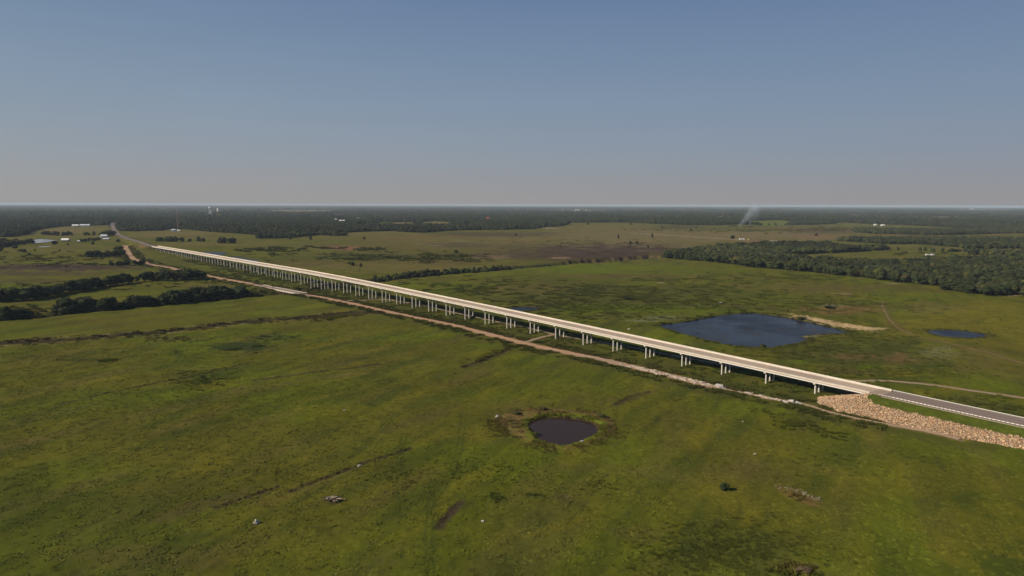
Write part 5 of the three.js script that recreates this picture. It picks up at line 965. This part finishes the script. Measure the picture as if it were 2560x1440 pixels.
{
  const r = rng(88), list = [], line = smoothLine([74.7,-465.1,82.2,-456.9,90.2,-449.1,97.6,-439.3,103.8,-432,109.8,-424.9,115.6,-418,120.7,-409.5], 1), line2 = smoothLine([135.3,-394.3,142.7,-388.4,147.3,-381.8,152.3,-377], 1);
  for (const [pts, n, w] of [[line, 2200, 3.4], [line2, 260, 2.2]]) for (let i = 0; i < n; i++) { const [x, z] = pts[Math.floor(r() * pts.length)], px = x + (r() + r() - 1) * w, pz = z + (r() + r() - 1) * w; if (noiseB(px / 8, pz / 8) < -0.2) continue; const s = 0.45 + 0.95 * r() ** 2; list.push([px, heightAt(px, pz) + 0.3 + 0.4 * r(), pz, s, s * (0.5 + 0.5 * r())]); }
  mass('rubble', 'long windrow of pale broken concrete dumped along the dirt road', 'rubble', list, [slab(31, 0.9), slab(32, 0.9), slab(33, 0.8)], new THREE.MeshStandardMaterial({ roughness: 0.95, flatShading: true }), 'blocks', 89, (x, z, q) => { const k = 0.75 + 0.45 * q(); return [0.46 * k, 0.38 * k, 0.29 * k]; });
  const l3 = [], ln = smoothLine([101.8,-259.5,105.8,-257.6,111.2,-255.4,113.8,-250.6,116.7,-246.6], 0.6);
  for (let i = 0; i < 150; i++) { const [x, z] = ln[Math.floor(ln.length * Math.sqrt(r()))], px = x + (r() + r() - 1) * 2.6, pz = z + (r() + r() - 1) * 2.6, s = 0.18 + 0.42 * r() ** 2; l3.push([px, heightAt(px, pz) + 0.08, pz, s, s * 0.7]); }
  mass('stones', 'scattered line of grey and rusty stones in the near meadow at lower right', 'stones', l3, [slab(34, 0.9), slab(35, 0.8)], new THREE.MeshStandardMaterial({ roughness: 0.95, flatShading: true }), 'stones', 90, (x, z, q) => (q() < 0.4 ? [0.26, 0.24, 0.2] : [0.15, 0.095, 0.06]));
  const l4 = [];
  for (const [cx, cz, a, b, c, d, n] of [[141,-658,0.032,0.0067,0.00104,0.0606, 420], [122,-643,0.0873,0.0162,0.00186,0.111, 160], [172,-675,0.0416,0.0104,0.00177,0.101, 160], [355,-750,0.0563,0.0262,0.00213,0.11, 160], [325,-516,0.0541,0.0332,0.000511,0.038, 420], [345,-536,0.196,0.123,0.000987,0.0708, 120], [46,-680,0.062,0.00412,0.00235,0.132, 60], [197,-834,0.0338,0.00786,0.00288,0.133, 80], [-182,-638,0.044,-0.0123,0.0025,0.149, 140], [-286,-558,0.043,-0.0215,0.00142,0.0965, 260], [-380,-532,0.0287,-0.02,0.00179,0.127, 90], [-255,-595,0.0353,-0.0148,0.0968,0.131, 60], [-357,-727,0.0121,-0.00586,0.105,0.0884, 160], [322,-801,0.0352,0.0139,0.002,0.0966, 100]]) { const det = a * d - b * c; for (let i = 0; i < n; i++) { const t = r() * 6.283, q = 1.7 * r() ** 0.8, u = Math.cos(t) * q, v = Math.sin(t) * q, x = cx + (d * u - b * v) / det, z = cz + (-c * u + a * v) / det; if (noiseB(x / 7, z / 7) + 0.6 * noiseA(x / 22, z / 22) < 0.45 * q || blocked(x, z)) continue; const s = 0.35 + 0.65 * r() ** 2; l4.push([x, heightAt(x, z) + 0.25, z, s, s * 0.6]); } }
  mass('wildflowers', 'pale white flowering weeds in patches across the fields', 'wildflowers', l4, tufts, mLeaf, 'tufts', 91, (x, z, q) => { const k = 0.7 + 0.6 * q(); return [0.17 * k, 0.17 * k, 0.115 * k]; });
}
{
  const r = rng(12), [x, z] = [-66.6,-243.7], o = thing('log_pile', 'tangled pile of bleached logs and branches in the near meadow', 'log pile', [x, heightAt(x, z) + 0.1, z]);
  const log = new THREE.CylinderGeometry(0.12, 0.2, 1, 7).rotateZ(Math.PI / 2), tones = [std(0.33, 0.27, 0.2), std(0.2, 0.15, 0.1), std(0.12, 0.09, 0.065)];
  for (let i = 0; i < 34; i++) { const m = part('log', log, tones[i % 3], o), k = r(); m.position.set((r() + r() - 1) * 3.2, 0.15 + 0.9 * r() * (1 - k * 0.5), (r() + r() - 1) * 1.5); m.rotation.set(0, (r() - 0.5) * 2.2, (r() - 0.5) * 0.7); m.scale.set(1.6 + 3.2 * r(), 0.5 + 1 * r(), 0.5 + 1 * r()); }
}
{
  const [x, z] = [87.4,-194.2], o = thing('brush_heap', 'rusty brown brush heap at the lower edge of the view', 'brush heap', [x, heightAt(x, z), z]), c = part('branches', crownGeometry(909, 10, 260, 1.1, 0.15, [0.085, 0.062, 0.036]), mLeaf, o);
  c.scale.set(6, 1.5, 4);
}

// ---------------------------------------------------------------- farms, tower, mast and vehicles far out
function house(name, label, category, [x, z], [w, d, h], turn, wall, roof, roofRise = 0.3, lift = 0) {
  const o = thing(name, label, category, [x, heightAt(x, z) + lift, z], turn);
  part('wall', box(w, h, d, 0, h / 2, 0), wall, o);
  const e = 0.6, s = new THREE.Shape([[-d / 2 - e, 0], [d / 2 + e, 0], [0, d * roofRise]].map(([a, b]) => new THREE.Vector2(a, b)));
  part('roof', new THREE.ExtrudeGeometry(s, { depth: w + 2 * e, bevelEnabled: false }).rotateY(Math.PI / 2).translate(-w / 2 - e, h + 0.02, 0), roof, o);
  part('door', box(w * 0.18, h * 0.7, 0.2, w * 0.1, h * 0.35, d / 2 + 0.06), std(0.08, 0.08, 0.09), o);
  for (const k of [-0.3, 0.35]) part('window', box(w * 0.12, h * 0.3, 0.16, k * w, h * 0.6, d / 2 + 0.05), std(0.05, 0.06, 0.07, 0.3), o);
  return o;
}
const white = std(0.68, 0.68, 0.66, 0.6), tin = std(0.5, 0.53, 0.57, 0.5), cream = std(0.6, 0.56, 0.48), grey = std(0.35, 0.36, 0.38), blueRoof = std(0.3, 0.38, 0.48), red = std(0.6, 0.06, 0.07);
house('barn', 'white roofed barn at the far edge of the left meadow, left of the longer barn', 'barn', [-1816.8,-2850.7], [24, 12, 5], 0.15, grey, white, 0.35);
house('barn', 'long tin roofed barn in the middle of the far left meadow edge', 'barn', [-1810.1,-2904.4], [39, 13, 5], 0.1, grey, tin, 0.35);
house('barn', 'white roofed shed in the farm yard right of the pale pond', 'barn', [-1146.5,-1754.3], [17, 9, 3.4], 0.1, std(0.08, 0.07, 0.06), white, 0.5);
house('farmhouse', 'pale grey farmhouse beside the far highway trees', 'house', [-1162.3,-1947.2], [17, 10, 4.2], 0.2, white, tin, 0.4);
house('shed', 'low grey shed just below the pale farmhouse', 'shed', [-1098.4,-1850.4], [15, 7, 2.6], 0.1, grey, tin, 0.3);
house('shed', 'small white shed behind the pale farmhouse', 'shed', [-1249.9,-2082.4], [8, 5, 2.5], 0, white, white, 0.4);
house('shed', 'small white shed beside the fence of the farm yard', 'shed', [-1106,-1743.8], [5, 4, 2.6], 0.3, white, white, 0.4);
house('house', 'pale house among trees at the left edge of the view', 'house', [-1492.8,-2001.2], [16, 10, 5], 0.3, white, grey, 0.4);
house('workshop', 'blue grey shed at the foot of the radio mast', 'shed', [-1188,-2401.9], [13, 9, 5.5], 0.1, blueRoof, tin, 0.3);
house('hut', 'little white hut right of the radio mast', 'hut', [-1145.4,-2351.7], [8, 7, 6], 0.2, white, white, 0.3);
house('villa', 'white house in the woods behind the viaduct', 'house', [-853.5,-3438.1], [27, 14, 8], 0.1, white, white, 0.35, 6);
house('house', 'tiny white house left of the white villa', 'house', [-951.9,-3704.6], [11, 8, 7], 0, white, white, 0.35, 7);
house('house', 'tiny orange roofed house in the clearing right of the villa', 'house', [-770.1,-3682.5], [13, 9, 7], 0, white, std(0.55, 0.2, 0.08), 0.4, 6);
house('house', 'pale roofed house between the villa and the orange roof', 'house', [-904.9,-4035.5], [20, 10, 6], 0, cream, tin, 0.35, 8);
house('hangar', 'bright red roofed building alone in the far wood', 'building', [-148,-4127.9], [15, 11, 10], 0.2, red, red, 0.35, 8);
house('warehouse', 'left one of two bright white buildings in the distant tan field', 'building', [1060.1,-11421.1], [26, 20, 13], 0, white, white, 0.2, 8);
house('warehouse', 'right one of two bright white buildings in the distant tan field', 'building', [1101.3,-11434.5], [26, 20, 13], 0, white, white, 0.2, 8);
house('warehouse', 'small white building right of the two bright ones far away', 'building', [1232.3,-11477.1], [34, 20, 10], 0, cream, white, 0.2, 6);
house('warehouse', 'distant white factory close to the horizon at right', 'building', [13499.1,-20183.7], [90, 40, 14], 0, white, white, 0.1, 6);
house('warehouse', 'distant white hall left of the horizon factory at right', 'building', [11253.3,-18428.1], [70, 40, 12], 0, cream, tin, 0.1, 6);
house('warehouse', 'distant white hall on the horizon above the smoke', 'building', [8991,-21011.5], [80, 40, 14], 0, white, white, 0.1, 6);
house('farmhouse', 'left white farmhouse at the edge of the far right wood', 'house', [1955.9,-3693.4], [13, 9, 5], 0, white, white, 0.35);
house('farmhouse', 'right white farmhouse at the edge of the far right wood', 'house', [1968.6,-3641], [19, 9, 5], 0, white, white, 0.35);
{
  const [x, z] = [-2343.1,-5328.5], o = thing('water_tower', 'white water tower rising from the distant woods at left', 'water tower', [x, heightAt(x, z), z]);
  const H = 62, prof = [[0, -6], [5, -5], [9.5, -1], [10.5, 3], [8, 7], [3.5, 9], [0, 9.6]].map(([a, b]) => new THREE.Vector2(a, b));
  part('tank', new THREE.LatheGeometry(prof, 20).translate(0, H, 0), white, o);
  for (let i = 0; i < 5; i++) { const a = (i / 5) * 6.283 + 0.4, g = new THREE.CylinderGeometry(0.9, 1.1, H, 8).translate(0, H / 2, 0); const l = part('leg', g, tin, o); l.position.set(Math.cos(a) * 10.5, 0, Math.sin(a) * 10.5); l.rotation.set(-Math.sin(a) * 0.03, 0, Math.cos(a) * 0.03); }
  part('riser', new THREE.CylinderGeometry(1.3, 1.3, H - 4, 10).translate(0, H / 2 - 2, 0), tin, o);
  part('walkway', new THREE.TorusGeometry(10.8, 0.5, 6, 24).rotateX(Math.PI / 2).translate(0, H - 0.5, 0), tin, o);
}
{
  const [x, z] = [-3080.9,-7191.4], o = thing('standpipe', 'slim white standpipe tank right of the water tower', 'water tank', [x, heightAt(x, z), z]);
  part('tank', new THREE.CylinderGeometry(9, 9, 48, 16).translate(0, 24, 0), white, o);
  part('dome', new THREE.SphereGeometry(9, 16, 6, 0, 6.3, 0, 1.57).scale(1, 0.4, 1).translate(0, 48, 0), tin, o);
}
{
  const [x, z] = [-1181.6,-2420.7], o = thing('radio_mast', 'tall thin lattice radio mast in the field at the wood edge', 'radio mast', [x, heightAt(x, z), z]);
  const H = 74, bars = [], bar = (a, b, r) => { const d = new THREE.Vector3().subVectors(b, a), g = new THREE.CylinderGeometry(r, r, d.length(), 5).translate(0, d.length() / 2, 0); g.applyQuaternion(new THREE.Quaternion().setFromUnitVectors(UPV, d.normalize())); bars.push(g.translate(a.x, a.y, a.z)); };
  const c = (k, y) => { const w = lerp(2.6, 0.5, y / H), a = k * 2.094; return new THREE.Vector3(Math.cos(a) * w, y, Math.sin(a) * w); };
  for (let y = 0; y < H - 1; y += 6) for (let k = 0; k < 3; k++) { const t = Math.min(H, y + 6); bar(c(k, y), c(k, t), 0.1); bar(c(k, y), c(k + 1, t), 0.06); bar(c(k, t), c(k + 1, t), 0.06); }
  part('lattice', mergeGeometries(bars), std(0.45, 0.3, 0.3), o);
  part('antenna', new THREE.CylinderGeometry(0.12, 0.12, 6, 6).translate(0, H + 3, 0), white, o);
}
function truck(name, label, category, [x, z], turn, [L, W, H], paint, cab = 0.3) {
  const o = thing(name, label, category, [x, heightAt(x, z) + 0.15, z], turn);
  part('body', box(L * (1 - cab), H * 0.72, W, -L * cab / 2, H * 0.62, 0), paint, o);
  part('cab', new THREE.ExtrudeGeometry(new THREE.Shape([[0, 0], [L * cab, 0], [L * cab, H * 0.3], [L * cab * 0.7, H * 0.62], [0, H * 0.62]].map(([a, b]) => new THREE.Vector2(a, b))), { depth: W * 0.96, bevelEnabled: false }).translate(L / 2 - L * cab, H * 0.25, -W * 0.48), paint, o);
  part('windscreen', box(0.1, H * 0.24, W * 0.8, L / 2 - L * cab * 0.1, H * 0.68, 0).rotateZ(0), std(0.03, 0.035, 0.04, 0.2), o);
  for (const a of [-0.32, 0.34]) for (const k of [-1, 1]) part('wheel', new THREE.CylinderGeometry(H * 0.2, H * 0.2, 0.3, 12).rotateX(Math.PI / 2).translate(a * L, H * 0.18, k * W * 0.46), std(0.02, 0.02, 0.02), o);
  return o;
}
truck('truck', 'left white truck parked at the end of the far pale track', 'truck', [709.6,-2119.6], 0.1, [11, 3.4, 5], white);
truck('truck', 'right white truck parked at the end of the far pale track', 'truck', [716.7,-2120.6], -0.2, [8, 3.2, 4.6], white);
truck('loader', 'yellow loader parked right of the white trucks', 'loader', [728.8,-2101.7], 0.6, [8, 3.4, 4], std(0.6, 0.42, 0.1));
truck('trailer', 'left white trailer in the pasture at right', 'trailer', [924.2,-1516.6], 0.1, [9, 3, 4], white, 0.12);
truck('trailer', 'right white trailer in the pasture at right', 'trailer', [931.4,-1510.9], 0.1, [7, 3, 4], white, 0.12);
truck('van', 'cream van on the dirt road beside the tree clump', 'van', [-489.3,-1060.8], 0.6, [5.5, 2.2, 2.6], cream);
truck('pickup', 'small reddish pickup on the dirt road left of the cream van', 'pickup', [-492.2,-1063.5], 0.6, [5, 2, 1.9], std(0.25, 0.06, 0.04));
// pale pipes stacked by the far track
{
  const [x, z] = [784.5,-2069.8], o = thing('pipe_row', 'row of pale pipes laid out at the edge of the right wood', 'pipes', [x, heightAt(x, z), z], 0.05);
  for (let i = 0; i < 7; i++) part('pipe', new THREE.CylinderGeometry(0.9, 0.9, 4.4, 10).rotateZ(Math.PI / 2).translate((i - 3) * 4.8, 0.9, 0), white, o);
}
// burning brush pile and its smoke
{
  for (const [px, pz, w, label] of [[1055,-3271.1, 40, 'dark burnt brush pile below the left smoke plume'], [1137,-3270.6, 26, 'dark burnt brush pile below the right smoke plume']]) {
    const o = thing('brush_pile', label, 'brush pile', [px, heightAt(px, pz), pz]), c = part('branches', crownGeometry(77, 8, 120, 1.2, 0.2, [0.08, 0.05, 0.045]), mLeaf, o);
    c.scale.set(w, 7, w * 0.5);
  }
  const r = rng(5), puff = new THREE.IcosahedronGeometry(1, 2), p = puff.attributes.position;
  for (let i = 0; i < p.count; i++) { const f = 1 + 0.3 * noise3(p.getX(i) * 1.5, p.getY(i) * 1.5, p.getZ(i) * 1.5); p.setXYZ(i, p.getX(i) * f, p.getY(i) * f, p.getZ(i) * f); }
  puff.computeVertexNormals();
  const m = new THREE.MeshStandardMaterial({ color: new THREE.Color(0.5, 0.62, 0.78), roughness: 1, transparent: true, opacity: 0.017, depthWrite: false });
  m.specularIntensity = 0;
  const list = [];
  for (const [x, z, lean, n] of [[1099.2,-3330, 0.95, 30], [1148.3,-3320, 0.35, 9]]) for (let i = 0; i < n; i++) { const t = (i + r()) / n, h = 4 + 86 * t ** 1.1; list.push([x + h * lean + (r() + r() - 1) * (3 + 30 * t), heightAt(x, z) + h, z + (r() - 0.5) * 60 * t, 5 + 16 * t * (0.6 + 0.6 * r()), 8 + 15 * t * (0.6 + 0.6 * r())]); }
  mass('smoke', 'thin bluish smoke drifting up from the burning brush piles', 'smoke', list, [puff], m, 'puffs', 6, () => [1, 1, 1]);
}

// groups built in world metres get their origin at their own foot
for (const [name, x, y, z] of [['viaduct', BX, 0, BZ], ['guardrail', ...(([a, b]) => [a, roadAt(-60), b])(onBridge(-60, -3))], ['guardrail_001', ...(([a, b]) => [a, roadAt(-60), b])(onBridge(-60, 12.4))]]) {
  const o = scene.children.find((q) => q.name === name);
  for (const q of o.children) q.position.sub(new THREE.Vector3(x, y, z));
  o.position.set(x, y, z);
}
renderer.render(scene, camera);
